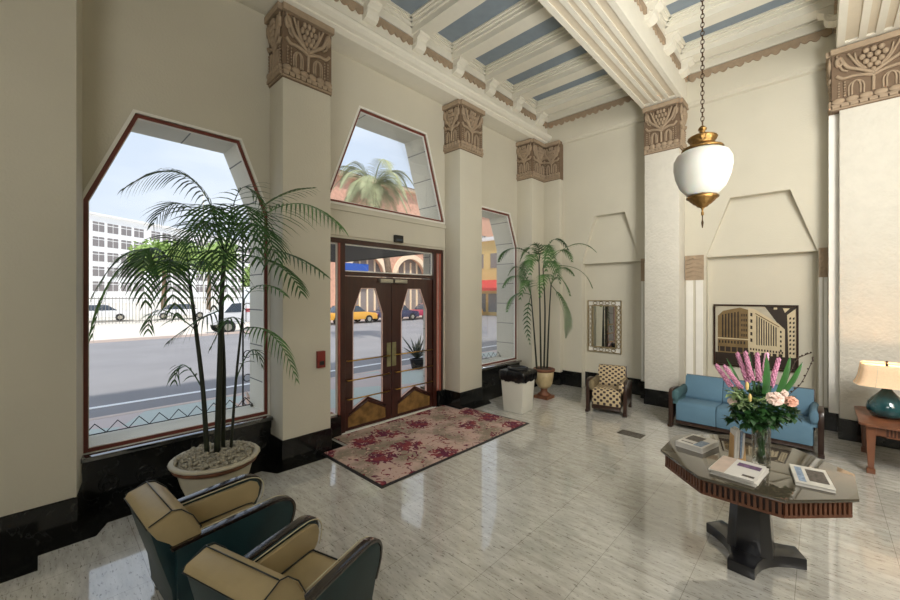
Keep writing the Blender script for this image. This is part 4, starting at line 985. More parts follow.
M['olive'] = mat('olive_arm', srgb(120, 106, 78), .8, var=.15)
settee('patterned_armchair', 'low armchair in cream fabric with dark diamonds, below the mirror', 'armchair', (-2.74, 6.86, 0), radians(12), .68, .76, 1, M['diamond_fabric'], (M['olive'], M['diamond_fabric']), .76, .44, .58)

# ---- trash can
t = thing('trash_can', 'cream square trash can with black liner and lid beside the narrow window', 'trash can', (-3.99, 5.985, 0), radians(4)); t.scale = (1.16, 1.16, 1.12)
def taper(mb, b, tt, z0, z1, c=.0):
    vs = [(-b, -b, z0), (b, -b, z0), (b, b, z0), (-b, b, z0), (-tt, -tt, z1), (tt, -tt, z1), (tt, tt, z1), (-tt, tt, z1)]
    mb.add(vs, [(0, 3, 2, 1), (4, 5, 6, 7), (0, 1, 5, 4), (1, 2, 6, 5), (2, 3, 7, 6), (3, 0, 4, 7)], False); return mb
taper(MB(), .165, .20, .0, .62).build('bin', M['bin_cream'], t, bevel=.018)
# liner: draped skirt with uneven edge
m = MB(); vs = []; N_ = 64; rd = random.Random(9)
for lv, (zz, e) in enumerate(((.655, .150), (.665, .205), (.64, .216), (.56, .213), (.50, .208))):
    for i in range(N_):
        u = i / N_ * 4; sd_ = int(u); f_ = u - sd_; a = -1 + 2 * f_
        x, y = ((a, -1), (1, a), (-a, 1), (-1, -a))[sd_]; w = e + (.006 * sin(i * 2.1 + lv * 1.3) if lv > 1 else 0); z = zz + ((.010 * sin(i * .9) + .007 * sin(i * 2.7)) if lv == 4 else 0)
        vs.append((x * w, y * w, z))
m.add(vs, [(l_ * N_ + i, l_ * N_ + (i + 1) % N_, (l_ + 1) * N_ + (i + 1) % N_, (l_ + 1) * N_ + i) for l_ in range(4) for i in range(N_)] + [tuple(range(N_))], True)
m.build('liner', M['bag_black'], t)
m = MB(); m.lathe([(.10, .665), (.155, .668), (.165, .68), (.16, .70), (.13, .712), (.115, .705), (.105, .69), (.0, .688)], 28); m.build('lid_ring', M['black'], t)

# ---- palms
F_ = 389.; A_ = radians(43.6); FW = Vector((-sin(A_), cos(A_), 0)); RT = Vector((cos(A_), sin(A_), 0))
def at(u, v, d):
    """world point seen at pixel (u, v) at depth d along the view axis"""
    return Vector((0, 0, 2.1)) + FW * d + RT * ((u - 450) / F_ * d) + Vector((0, 0, (295 - v) / F_ * d))
# palm in the cream pot
px_, py_ = -4.36, 1.20
t = thing('potted_palm', 'tall potted palm in a ribbed cream pot in front of the large window', 'potted plant', (px_, py_, 0))
O_ = Vector((px_, py_, 0)); L_at = lambda u, v, d: at(u, v, d) - O_
rib = lambda a, z: 1 + (.018 * abs(sin(6 * a)) if z < .40 else 0)
pot = MB(); pot.lathe([(.20, .0), (.235, .0), (.24, .03), (.215, .06), (.23, .12), (.29, .28), (.325, .40), (.335, .43)], 96, wob=rib, sx=1, sy=1); pot_o = pot.build('pot', M['pot_cream'], t)
rim = MB(); rim.lathe([(.325, .43), (.365, .435), (.375, .46), (.37, .475)], 64); rim.build('rim_band', M['terracotta'], pot_o)
rim = MB(); rim.lathe([(.34, .475), (.385, .478), (.395, .492), (.385, .505), (.35, .508), (.33, .495), (.33, .44)], 64, wob=lambda a, z: 1 + .006 * sin(24 * a)); rim.build('rim', M['pot_cream'], pot_o)
ms = MB(); rd = random.Random(11)
ms.lathe([(.335, .47), (.30, .50), (.15, .515), (.0, .52)], 32)
for i in range(420):
    a = rd.uniform(0, 2 * pi); r = .34 * math.sqrt(rd.random()); ms.ball((r * cos(a), r * sin(a), .50 + rd.uniform(0, .03) + .02 * (1 - r / .34)), (rd.uniform(.012, .035), rd.uniform(.01, .03), rd.uniform(.008, .02)), 6, 4)
o_ = ms.build('moss', M['moss'], t); o_['kind'] = 'stuff'
D0 = 3.95
def stem(mb, pts, r): mb.tube(crv(pts, 8), [r[0] + (r[1] - r[0]) * i / (8 * (len(pts) - 1)) for i in range(8 * (len(pts) - 1) + 1)], 10)
S1 = [L_at(207, 452, 3.85), L_at(203, 390, 3.85), L_at(196, 330, 3.84), L_at(190, 285, 3.84)]
S2 = [L_at(217, 452, 3.9), L_at(220, 360, 3.9), L_at(222, 290, 3.9), L_at(225, 255, 3.92)]
S2b = [L_at(223, 450, 4.0), L_at(224, 370, 3.98), L_at(221, 310, 3.95)]
S3 = [L_at(231, 448, 4.0), L_at(236, 380, 4.02), L_at(241, 330, 4.05), L_at(244, 300, 4.05)]
for S, r in ((S1, (.024, .015)), (S2, (.030, .019)), (S2b, (.022, .016)), (S3, (.015, .009))):
    m = MB(); stem(m, S, r)
    for i in range(7):
        p = S[0].lerp(S[-1], i / 8); 
    m.build('stem', M['trunk'], t)
a2 = S2[-1]; a1 = S1[-1]; a3 = S3[-1]
def fr_(base, mid, tip, n=34, L=.26, w=.0085, droop=.75, ml='leaf', sp=1.0):
    n = int(n * .56); L *= 1.85; w *= 1.15; droop *= 1.0
    """frond whose rachis passes near mid (u,v,d) and ends at tip"""
    P2 = L_at(*tip); Mx = L_at(*mid); P1 = Mx * 2 - (base + P2) * .5
    m = MB(); frond_mesh(m, base, P1, P2, n, L, w, droop, rr=.007, spread=sp, rd=rd); m.build('frond', M[ml], t)
fr_(a2, (190, 178, 3.75), (122, 190, 3.5), 46, .24, .0075, .85)
fr_(a2, (185, 205, 3.8), (152, 226, 3.75), 28, .20, .0075, .8)
fr_(a2, (285, 205, 3.75), (342, 228, 3.5), 46, .25, .0085, .9, 'leaf_light')
fr_(a2, (265, 205, 4.2), (315, 188, 4.35), 34, .20, .0085, .5, 'leaf_light')
fr_(a2, (275, 250, 3.9), (326, 276, 3.7), 38, .19, .0085, .6, 'leaf')
fr_(a2, (272, 262, 3.6), (302, 294, 3.4), 26, .16, .0085, .7, 'leaf')
fr_(a2, (243, 205, 3.7), (258, 262, 3.4), 34, .24, .009, .9, 'leaf')
fr_(a2, (210, 205, 3.6), (222, 262, 3.3), 34, .24, .009, .9, 'leaf')
fr_(a2, (205, 222, 3.6), (186, 262, 3.4), 34, .22)
fr_(a2, (255, 225, 3.7), (278, 262, 3.5), 32, .22)
fr_(a2, (232, 215, 4.3), (240, 250, 4.25), 30, .22)
fr_(a1, (170, 262, 3.5), (178, 318, 3.2), 32, .22)
fr_(a1, (205, 262, 4.1), (214, 310, 4.1), 28, .2)
fr_(a2, (240, 190, 4.3), (262, 205, 4.3), 26, .22, .008, .7, 'leaf')
fr_(a1, (150, 248, 3.6), (146, 305, 3.4), 38, .22, .009, .9, 'leaf')
fr_(a1, (130, 262, 3.55), (92, 338, 3.35), 46, .23, .0085, .9, 'leaf_light')
fr_(a1, (140, 250, 3.7), (92, 296, 3.5), 40, .22, .008, .9, 'leaf_light')
fr_(a1, (215, 250, 3.5), (228, 300, 3.2), 30, .22, .009, .9, 'leaf')
fr_(a1, (180, 240, 3.85), (165, 300, 3.8), 30, .22, .008, .9, 'leaf')
fr_(S1[2], (160, 310, 3.8), (148, 332, 3.7), 24, .15, .007, .9, 'leaf_light')
fr_(S3[2], (272, 335, 3.9), (297, 382, 3.8), 30, .14, .007, .9, 'leaf_light')
fr_(S3[3], (262, 285, 4.0), (286, 296, 3.9), 20, .12, .007, .6, 'leaf_light')
fr_(S1[1], (184, 365, 3.8), (174, 384, 3.7), 16, .12, .007, .9, 'leaf')
fr_(S2b[2], (196, 322, 3.7), (168, 342, 3.6), 24, .14, .007, .9, 'leaf')
fr_(S3[2], (230, 318, 3.8), (210, 350, 3.7), 20, .13, .007, .9, 'leaf')
fr_(S3[1], (252, 350, 4.0), (262, 368, 4.0), 16, .12, .007, .9, 'leaf')

# palm in the pedestal urn
px_, py_ = -4.10, 7.10; O_ = Vector((px_, py_, 0))
t = thing('urn_palm', 'slender palm in a tan pedestal urn in the far corner', 'potted plant', (px_, py_, 0))
m = MB(); m.box(-.19, .19, -.19, .19, 0, .055); m.lathe([(.16, .055), (.165, .08), (.09, .12), (.075, .17), (.10, .2)], 32); lab(m.build('pedestal', M['terracotta'], t, bevel=.0), 'brown square foot').scale = (.8, .8, 1)
m = MB(); m.lathe([(.10, .2), (.15, .23), (.20, .30), (.225, .42), (.235, .54)], 48, wob=lambda a, z: 1 + .02 * abs(sin(8 * a))); m.build('bowl', M['urn'], t).scale = (.8, .8, 1)
m = MB(); m.lathe([(.235, .54), (.265, .55), (.275, .575), (.265, .60), (.23, .60), (.22, .56)], 48); m.build('rim', M['terracotta'], t).scale = (.8, .8, 1)
m = MB(); m.lathe([(.235, .57), (.15, .60), (.0, .61)], 24); m.build('soil', M['soil'], t).scale = (.8, .8, 1)
c0 = Vector((0, 0, .6)); dc = 7.95
SS = [[L_at(537, 372, dc), L_at(534, 330, dc - .05), L_at(531, 295, dc - .1)], [L_at(541, 372, dc), L_at(540, 310, dc), L_at(539, 262, dc)],
      [L_at(544, 372, dc + .05), L_at(545, 310, dc + .05), L_at(543, 268, dc + .05)], [L_at(547, 372, dc), L_at(549, 320, dc), L_at(551, 285, dc)]]
for S in SS: m = MB(); stem(m, S, (.020, .011)); m.build('stem', M['trunk'], t)
b = [S[-1] for S in SS]
for base, mid, tip, n, L in ((b[1], (515, 248, 7.8), (499, 262, 7.6), 26, .24), (b[2], (572, 245, 7.9), (596, 252, 7.8), 28, .24), (b[2], (575, 268, 7.7), (592, 288, 7.6), 24, .24),
                             (b[1], (530, 248, 8.1), (520, 262, 8.2), 20, .24), (b[1], (545, 245, 7.5), (555, 262, 7.2), 22, .26), (b[2], (560, 250, 8.2), (572, 262, 8.35), 20, .24),
                             (b[0], (518, 276, 7.7), (503, 288, 7.5), 24, .22), (b[0], (516, 295, 7.8), (507, 312, 7.7), 20, .2), (b[0], (527, 280, 7.5), (520, 300, 7.3), 20, .22),
                             (b[3], (566, 310, 7.7), (566, 338, 7.6), 26, .2), (b[3], (560, 278, 7.8), (570, 296, 7.8), 20, .22), (b[3], (545, 275, 7.5), (540, 298, 7.3), 20, .22),
                             (b[0], (527, 320, 7.7), (530, 345, 7.6), 14, .14), (b[1], (528, 262, 7.6), (522, 282, 7.4), 22, .25), (b[2], (552, 262, 7.6), (560, 284, 7.4), 22, .25),
    (b[1], (536, 245, 7.9), (524, 252, 7.9), 22, .22), (b[2], (553, 240, 8.0), (568, 250, 8.1), 22, .22), (b[3], (560, 268, 8.0), (574, 276, 8.1), 20, .22), (b[0], (520, 268, 8.0), (508, 276, 8.1), 20, .22), (b[1], (532, 255, 7.5), (530, 275, 7.2), 20, .22), (b[2], (548, 250, 7.4), (546, 272, 7.1), 20, .22)):
    P2 = L_at(*tip); P1 = L_at(*mid) * 2 - (base + P2) * .5; m = MB(); frond_mesh(m, base, P1, P2, int(n * .72), L * .95, .014, .38, rr=.008, spread=1.0, rd=rd); m.build('frond', M['leaf_light' if n % 4 == 0 else 'leaf'], t)

# ---- octagonal table
TC = Vector((-.41, 3.95, 0)); TR = .645
t = thing('octagonal_table', 'octagonal lobby table with glass top, slatted wood edge and black pedestal', 'table', TC)
oc = lambda r, z=0: [(r * cos(radians(22.5 + 45 * i)), r * sin(radians(22.5 + 45 * i))) for i in range(8)]
MB().pz(oc(TR), .738, .76).build('glass_top', M['glass_top'], t, bevel=.004)
m = MB(); m.pz(oc(TR - .055), .625, .738); m.build('table_body', mat('table_recess', srgb(46, 28, 22), .5, var=.2), t)
m = MB(); P = oc(TR - .042)
for i in range(8):
    a = Vector(P[i] + (0,)); c = Vector(P[(i + 1) % 8] + (0,)); e = (c - a); L = e.length; e.normalize(); nrm_ = Vector((e.y, -e.x, 0)); mid = (a + c) / 2
    for z0, z1 in ((.718, .738), (.62, .638)): m.obox(mid + Vector((0, 0, (z0 + z1) / 2)), e * (L / 2), nrm_ * .008, Vector((0, 0, (z1 - z0) / 2)))
    for k_ in range(14): m.obox(a + e * (L * (k_ + .5) / 14) + Vector((0, 0, .678)), e * .0085, nrm_ * .008, Vector((0, 0, .042)))
m.build('slatted_edge', M['table_edge_wood'], t)
ped = MB(); b_, t_ = .165, .125
def octo(mb, rb, rt, z0, z1, cut=.35):
    ring = lambda r: [(r, r * cut), (r * cut, r), (-r * cut, r), (-r, r * cut), (-r, -r * cut), (-r * cut, -r), (r * cut, -r), (r, -r * cut)]
    A = ring(rb); B = ring(rt); mb.add([(x, y, z0) for x, y in A] + [(x, y, z1) for x, y in B], [tuple(range(8))[::-1], tuple(range(8, 16))] + [(i, (i + 1) % 8, 8 + (i + 1) % 8, 8 + i) for i in range(8)], False)
octo(ped, .148, .112, .07, .63, .55); o_ = ped.build('pedestal', M['table_black'], t, bevel=.004)
# concave sided base with three toes
base = []; R1, R2 = .335, .20
for i in range(3):
    a0 = radians(120 * i + 26)
    d = Vector((cos(a0), sin(a0))); s_ = Vector((-d.y, d.x)); base += [tuple(d * R1 - s_ * .085), tuple(d * R1 + s_ * .085)]
    a1_ = a0 + radians(60); q = Vector((cos(a1_), sin(a1_)))
    p0 = d * R1 + s_ * .085; d2 = Vector((cos(a0 + pi / 1.5), sin(a0 + pi / 1.5))); s2 = Vector((-d2.y, d2.x)); p2 = d2 * R1 - s2 * .085
    for k_ in (1, 2, 3, 4, 5): tt_ = k_ / 6; base.append(tuple(p0 * (1 - tt_) ** 2 + q * .07 * 2 * tt_ * (1 - tt_) + p2 * tt_ * tt_))
MB().pz(base, 0, .085).build('base', M['table_black'], t, bevel=.008)

def on_table(x, y): return (x, y, .762)
def booklet(name, label, x, y, rz, w, l, h, cover, parts, group=None, z=.762, pages='paper'):
    t = thing(name, label, 'book' if 'book' in name else 'brochure', (x, y, z), rz, group)
    m = MB(); m.box(-w / 2, w / 2, -l / 2, l / 2, .002, h - .003); m.build('pages', M[pages], t)
    m = MB(); m.box(-w / 2 - .003, w / 2 + .003, -l / 2 - .003, l / 2 + .003, 0, .002); m.box(-w / 2 - .003, w / 2 + .003, -l / 2 - .003, l / 2 + .003, h - .003, h); m.box(-w / 2 - .004, -w / 2 - .002, -l / 2 - .003, l / 2 + .003, 0, h); m.build('cover', M[cover], t)
    for (a, b2, c, d, mt) in parts:
        m = MB(); m.box(a * w, b2 * w, c * l, d * l, h, h + .0006); m.build('cover_image', M[mt], t)
    return t
booklet('book', 'white book with a dark photo cover, left side of the octagonal table', -.79, 4.01, radians(-13), .21, .31, .045, 'paper', ((-.42, .12, -.1, .38, 'photo_dark'), (.1, .42, -.42, .1, 'photo_blue'), (-.4, .05, -.36, -.3, 'photo_dark')))
for i, (dx, dy, rr_) in enumerate(((0, 0, 7), (.004, .006, 9), (-.006, .002, 5), (-.012, -.002, 8))):
    cols = ((-.06, .46, .12, .34, 'photo_purple'), (.2, .46, -.38, -.28, 'photo_dark'), (-.5, -.16, -.5, .5, 'print_tan')) if i == 3 else ()
    booklet('brochure', ['lowest brochure of the white stack on the octagonal table', 'second brochure from the bottom of the white stack', 'third brochure from the bottom of the white stack', 'topmost white brochure of the stack, purple picture on its cover'][i], -.44 + dx, 3.62 + dy, radians(rr_ - 14), .27, .36, .009, 'paper', cols, 'white brochures stacked on the octagonal table', .762 + i * .0096)
booklet('magazine', 'grey magazine with a photo cover at the right side of the octagonal table', -.05, 3.86, radians(8), .20, .36, .022, 'paper_grey', ((-.1, .42, -.3, .35, 'photo_dark'), (-.4, -.2, -.4, .4, 'photo_blue')))
# upright paper holder with leaflets
t = thing('leaflet_holder', 'upright tan holder with folded leaflets beside the vase', 'holder', on_table(-.49, 3.90), radians(40))
m = MB(); m.add([(-.05, -.03, 0), (.05, -.03, 0), (.05, .03, 0), (-.05, .03, 0), (-.045, -.02, .20), (.045, -.02, .17), (.045, .02, .19), (-.045, .02, .215)], [(0, 3, 2, 1), (4, 5, 6, 7), (0, 1, 5, 4), (1, 2, 6, 5), (2, 3, 7, 6), (3, 0, 4, 7)], False); m.build('case', M['kraft'], t)
for i, (x, h_, mt) in enumerate(((-.03, .25, 'paper'), (-.01, .26, 'paper_grey'), (.015, .24, 'photo_blue'), (.03, .225, 'paper'))):
    m = MB(); m.obox((x, .0 + .002 * i, h_ / 2 + .01), Vector((.010, .004, 0)), Vector((0, .035, 0)), Vector((.006, 0, h_ / 2 - .012))); m.build('leaflet', M[mt], t)

# vase
VX, VY = -.34, 3.93; VZ = .762
t = thing('glass_vase', 'tall clear glass vase with green stems on the octagonal table', 'vase', (VX, VY, VZ))
m = MB(); m.lathe([(.0, .0), (.055, .0), (.06, .006), (.058, .15), (.062, .285), (.065, .30), (.061, .30), (.054, .15), (.055, .02), (.0, .018)], 32); m.build('glass', M['vase_glass'], t)
m = MB(); m.lathe([(.052, .022), (.052, .17), (.0, .171)], 24); m.build('water', pane('water', (.97, .98, .95, 1), .012), t)
V0 = Vector((VX, VY, VZ))
dv = (V0 - Vector((0, 0, 2.1))).dot(FW)
def vp(u, v, dd=0): return at(u, v, dv + dd)
mouth = lambda k_: V0 + Vector((.03 * cos(k_ * 2.4), .03 * sin(k_ * 2.4), .29))
foot = lambda k_: V0 + Vector((.03 * cos(k_ * 2.4 + 2.6), .03 * sin(k_ * 2.4 + 2.6), .03))
def stem_to(mb, k_, p, r=.0055): mb.tube(crv([foot(k_) - p, mouth(k_) - p, Vector((0, 0, 0))], 6), r, 5)
gi = [('leftmost pink torch flower, leaning left over the sofa', 716, 365, 731, 386, .02, 'pink'), ('second pink torch flower from the left', 724, 366, 741, 388, -.04, 'pink'),
      ('tall pink torch flower left of the centre', 737, 353, 748, 382, .04, 'pink'), ('tallest pale pink torch flower in the middle left', 745, 352, 752, 380, -.02, 'pink'),
      ('upright pink torch flower beside the broad green blade', 757, 353, 759, 381, .0, 'pink'), ('pink torch flower right of the broad green blade', 779, 358, 771, 386, .03, 'pink'), ('pale pink torch flower behind the green blade', 767, 353, 764, 376, .08, 'pink_pale')]
for i, (lb, u0, v0, u1, v1, dd, mt) in enumerate(gi):
    top = vp(u0, v0, dd); bot = vp(u1, v1, dd * .4); t = thing('torch_flower', lb, 'flower', bot, 0, 'pink torch flowers in the glass vase')
    ax_ = top - bot; L = ax_.length; az = ax_.normalized(); ax1 = az.orthogonal().normalized(); ay = az.cross(ax1); m = MB()
    m.tube([ax_ * f_ for f_ in (0, .3, .7, .97, 1.02)], [.012, .015, .013, .009, .003], 8)
    for k_ in range(64):
        f_ = k_ / 64; a = k_ * 2.4; r = .017 * (1 - .35 * f_) ; c = az * (L * f_) + (ax1 * cos(a) + ay * sin(a)) * r
        m.ball(c, (.006, .006, .012), 6, 4, (ax1, ay, az))
    m.build('bloom', M[mt], t)
    m = MB(); stem_to(m, i, bot); m.build('stem', M['flower_leaf'], t)
bl = [('broad upright green blade leaf in the middle of the bouquet', 766, 354, 762, 410, .0, .031), ('green blade leaf leaning right beside the pink flower', 790, 356, 772, 405, .03, .029), ('outermost green blade leaf leaning to the right', 802, 362, 778, 398, .06, .024), ('narrow green leaf leaning left between the pink flowers', 726, 358, 745, 400, .05, .011), ('dark narrow leaf rising in the left middle of the bouquet', 748, 350, 754, 400, .08, .010)]
for i, (lb, u0, v0, u1, v1, dd, w) in enumerate(bl):
    tip = vp(u0, v0, dd); bs = vp(u1, v1, dd * .3); t = thing('blade_leaf', lb, 'leaf', bs, 0, 'green blade leaves in the glass vase')
    ax_ = tip - bs; sd_ = ax_.cross(FW).normalized(); nf = ax_.cross(sd_).normalized(); vs = []; n_ = 10
    for k_ in range(n_ + 1):
        f_ = k_ / n_; ww = w * (sin(pi * (f_ * .86 + .12)) ** .7) * (1 if f_ < 1 else .05); c = ax_ * f_ + nf * (.02 * sin(pi * f_))
        vs += [c - sd_ * ww + nf * .005, c, c + sd_ * ww + nf * .005]
    fs = [(3 * k_ + j, 3 * k_ + j + 1, 3 * k_ + j + 4, 3 * k_ + j + 3) for k_ in range(n_) for j in (0, 1)]
    m = MB(); m.add(vs, fs, True); m.build('blade', M['blade_leaf'], t); m = MB(); stem_to(m, i + 3, bs); m.build('stem', M['flower_leaf'], t)
def rose(lb, u, v, dd, r, mt, k_):
    c = vp(u, v, dd); t = thing('rose', lb, 'flower', c, 0, 'roses in the glass vase'); m = MB(); rd_ = random.Random(k_)
    f_dir = (Vector((0, 0, 2.1)) - c).normalized(); f_dir = (f_dir + Vector((0, 0, .6))).normalized(); x_ = f_dir.orthogonal().normalized(); y_ = f_dir.cross(x_)
    m.ball(f_dir * .1 * r, r * .42, 8, 6)
    for ring, (n_, rr_, tilt) in enumerate(((4, .38, .25), (5, .62, .6), (6, .95, 1.0))):
        for i in range(n_):
            a = 2 * pi * (i + ring * .5) / n_ + rd_.uniform(-.2, .2); d = (x_ * cos(a) + y_ * sin(a)); s_ = f_dir.cross(d); vs = []
            for q in range(4):
                g = q / 3; cc = d * (r * rr_ * (.25 + .75 * g * (tilt + .2 if tilt < 1 else 1))) + f_dir * (r * (.55 - .2 * ring) * sin(g * pi * .6) - r * .2 * ring * g); ww = r * .48 * (.5 + sin(g * pi * .8) * .6)
                vs += [cc - s_ * ww + f_dir * r * .12, cc, cc + s_ * ww + f_dir * r * .12]
            m.add(vs, [(3 * q + j, 3 * q + j + 1, 3 * q + j + 4, 3 * q + j + 3) for q in range(3) for j in (0, 1)], True)
    m.build('petals', M[mt], t); m = MB(); stem_to(m, k_, c); m.build('stem', M['flower_leaf'], t)
rose('largest cream rose facing the front of the bouquet', 775, 398, -.13, .058, 'rose', 2)
rose('peach rose at the right of the bouquet', 791, 401, -.08, .046, 'peach', 5)
rose('small white rose at the left of the bouquet', 732, 401, -.02, .032, 'rose', 7)
rose('small peach rose behind the large cream rose', 783, 393, .0, .036, 'rose', 9)
for i, (lb, u, v, dd) in enumerate((('pale yellow lily bud in the middle left of the bouquet', 747, 386, -.08), ('pale yellow lily bud lower in the bouquet', 750, 398, -.12))):
    c = vp(u, v, dd); t = thing('lily_bud', lb, 'flower', c); m = MB(); m.ball((0, 0, 0), (.012, .012, .035), 8, 6); m.build('bud', M['lily'], t); m = MB(); stem_to(m, i + 11, c, .003); m.build('stem', M['flower_leaf'], t)
# foliage sprigs
sp_ = [(735, 392, -.02), (742, 402, -.1), (738, 412, -.08), (750, 410, -.14), (757, 402, -.12), (762, 415, -.14), (770, 412, -.12), (778, 412, -.10), (787, 410, -.06), (746, 420, -.08), (755, 422, -.10), (768, 422, -.09), (777, 420, -.04), (740, 396, .1), (765, 395, .08), (785, 398, .08), (760, 385, .1), (750, 395, .02), (793, 414, .0), (733, 418, .0), (744, 413, -.12), (752, 416, -.15), (764, 408, -.15), (773, 418, -.11), (782, 416, -.09), (760, 424, -.12), (771, 400, -.02), (781, 403, -.04), (745, 404, -.03), (736, 405, .02), (756, 396, .0), (788, 405, .03)]
for i, (u, v, dd) in enumerate(sp_):
    c = vp(u, v, dd); g = i in (0, 1, 4, 13); rd_ = random.Random(40 + i)
    t = thing('foliage_sprig', 'sage green sprig at the upper left of the bouquet' if g else 'dark green leafy sprig filling in between and below the flowers of the bouquet', 'foliage', c, 0, 'sage sprigs in the bouquet' if g else 'dark leafy sprigs in the bouquet'); m = MB()
    for k_ in range(34):
        d = Vector((rd_.gauss(0, 1), rd_.gauss(0, 1), rd_.gauss(0, .8))).normalized(); s_ = d.cross(Vector((.1, .2, 1))).normalized(); L = rd_.uniform(.035, .075); b0 = d * rd_.uniform(0, .03)
        w = L * .34; m.add([b0, b0 + d * L * .5 - s_ * w, b0 + d * L * .5 + s_ * w, b0 + d * L + Vector((0, 0, -.01))], [(0, 1, 3, 2)], True)
    m.build('leaves', M['sage' if g else 'flower_leaf'], t); m = MB(); stem_to(m, i, c, .004); m.build('stem', M['flower_leaf'], t)
for i, (lb, pts) in enumerate((('long bare twig with dark buds reaching right above the sofa', ((775, 400), (785, 385), (795, 362), (803, 356), (811, 353))), ('curved bare twig with dark buds at the right of the bouquet', ((780, 402), (792, 392), (802, 382), (811, 364), (813, 358))))):
    W_ = [vp(u, v, .04 + .03 * i) for u, v in pts]; t = thing('bud_twig', lb, 'twig', W_[0]); P_ = crv([p - W_[0] for p in W_], 6); m = MB(); m.tube([mouth(i) - W_[0]] + P_, .003, 5); m.build('twig', M['twig'], t)
    for p in P_[6::2]: MB().ball(p + Vector((rng(-.006, .006), 0, .004)), .0075, 6, 4).build('bud', M['twig'], t)

# ---- pendant lantern
PX, PY, PZ = -.705, 3.76, 3.10
t = thing('pendant_lantern', 'large white glass globe lantern with brass cap hanging on a chain', 'pendant lamp', (PX, PY, PZ)); t.scale = (.86, .86, .86)
m = MB(); m.lathe([(.085, -.215), (.13, -.20), (.19, -.13), (.228, -.03), (.243, .06), (.240, .13), (.215, .185), (.17, .215), (.13, .225)], 48); m.build('globe', M['globe'], t)
m = MB(); m.lathe([(.165, .222), (.175, .232), (.168, .245), (.12, .262), (.105, .275), (.10, .30), (.118, .325), (.122, .345), (.112, .355), (.095, .36), (.07, .375), (.045, .385), (.025, .392), (.022, .41), (.035, .42), (.035, .435), (.02, .45), (.012, .46)], 48, wob=lambda a, z: 1 + (.03 * sin(16 * a) if .28 < z < .35 else 0)); m.build('cap', M['old_brass'], t)
m = MB(); m.lathe([(.0, -.40), (.012, -.398), (.012, -.37), (.007, -.36), (.010, -.335), (.022, -.325), (.045, -.315), (.055, -.30), (.075, -.29), (.085, -.275), (.10, -.265), (.108, -.25), (.13, -.238), (.135, -.222), (.12, -.212), (.085, -.212)], 40, wob=lambda a, z: 1 + (.02 * sin(14 * a) if z > -.30 else 0)); fc_ = m.build('finial_cup', M['old_brass'], t)
m = MB(); m.tube([(0, 0, -.39), (0, 0, -.44), (0, 0, -.47), (0, 0, -.52)], [.005, .005, .011, .004], 8); m.build('drop', M['bronze'], fc_)
ch = MB(); z = .46; i = 0
while PZ + z * .86 < 6.42:
    rx, rz_ = .014, .026; pts = []
    for q in range(13):
        a = 2 * pi * q / 12; e = (rx * cos(a), 0) if i % 2 else (0, rx * cos(a)); pts.append((e[0], e[1], z + rz_ + rz_ * sin(a)))
    ch.tube(pts, .0042, 5, caps=False); z += .041; i += 1
ch.build('chain', M['bronze'], t)

# ---- end table and lamp
t = thing('end_table', 'small orange-brown wood end table against the right pillar', 'table', (.77, 7.18, 0), radians(0))
m = MB(); m.pz([(-.44, -.46), (-.38, -.52), (.38, -.52), (.44, -.46), (.44, .46), (.38, .52), (-.38, .52), (-.44, .46)], .56, .59); m.build('top', M['orange_wood'], t, bevel=.006)
m = MB()
m.box(-.36, .36, -.455, -.435, .45, .56); m.box(-.36, .36, .435, .455, .45, .56); m.box(-.36, -.34, -.45, .45, .45, .56); m.box(.34, .36, -.45, .45, .45, .56); m.build('apron', mat('apron_dark', srgb(70, 40, 24), .5), t)
m = MB()
for k_ in range(15): m.box(-.2 + k_ * .028, -.2 + k_ * .028 + .012, -.463, -.455, .465, .545)
m.box(-.36, -.22, -.466, -.455, .45, .56); m.box(.24, .36, -.466, -.455, .45, .56); m.box(-.36, .36, -.466, -.455, .548, .56); m.box(-.36, .36, -.466, -.455, .45, .462); m.build('slats', M['orange_wood'], t)
for x in (-.34, .34):
    for y in (-.43, .43):
        m = MB(); vs = []
        for zz, h_ in ((0.06, .024), (.10, .026), (.45, .040), (.56, .042)): vs += [(x - h_, y - h_, zz), (x + h_, y - h_, zz), (x + h_, y + h_, zz), (x - h_, y + h_, zz)]
        m.add(vs, [(0, 3, 2, 1), (12, 13, 14, 15)] + [(r * 4 + k_, r * 4 + (k_ + 1) % 4, r * 4 + 4 + (k_ + 1) % 4, r * 4 + 4 + k_) for r in range(3) for k_ in range(4)], False)
        m.box(x - .036, x + .036, y - .036, y + .036, 0, .06); m.build('leg', M['orange_wood'], t, bevel=.005)
LX, LY, LZ = .595, 7.20, .592
t = thing('table_lamp', 'teal glazed table lamp with a lit linen shade on the end table', 'lamp', (LX, LY, LZ))
m = MB(); m.lathe([(.0, 0), (.12, .0), (.17, .025), (.205, .07), (.212, .12), (.195, .175), (.15, .235), (.10, .285), (.06, .33), (.04, .37), (.037, .40), (.045, .41)], 48); m.build('base', M['teal_glaze'], t).scale = (.86, .86, 1)
m = MB(); m.lathe([(.03, .41), (.03, .45), (.012, .455), (.012, .66)], 16); m.tube([(0, 0, .66), (0, 0, .675)], .005, 6); m.ball((0, 0, .682), .013); m.build('stand', M['bronze'], t)
m = MB(); sq = lambda a, z: 1 / max(abs(cos(a)), abs(sin(a))) ** .55
m.lathe([(.292, .395), (.272, .43), (.252, .50), (.240, .58), (.232, .655), (.228, .655), (.236, .58), (.247, .50), (.267, .43), (.287, .397), (.292, .395)], 48, wob=sq); sh_ = m.build('shade', M['shade'], t)
for k_ in range(8):
    a = k_ * pi / 4 + pi / 8; m = MB()
    m.tube([(sq(a, 0) * r * cos(a), sq(a, 0) * r * sin(a), zz) for r, zz in ((.294, .397), (.274, .43), (.254, .50), (.242, .58), (.234, .655))], .0022, 4); m.build('shade_seam', M['groove'], sh_)
m = MB()
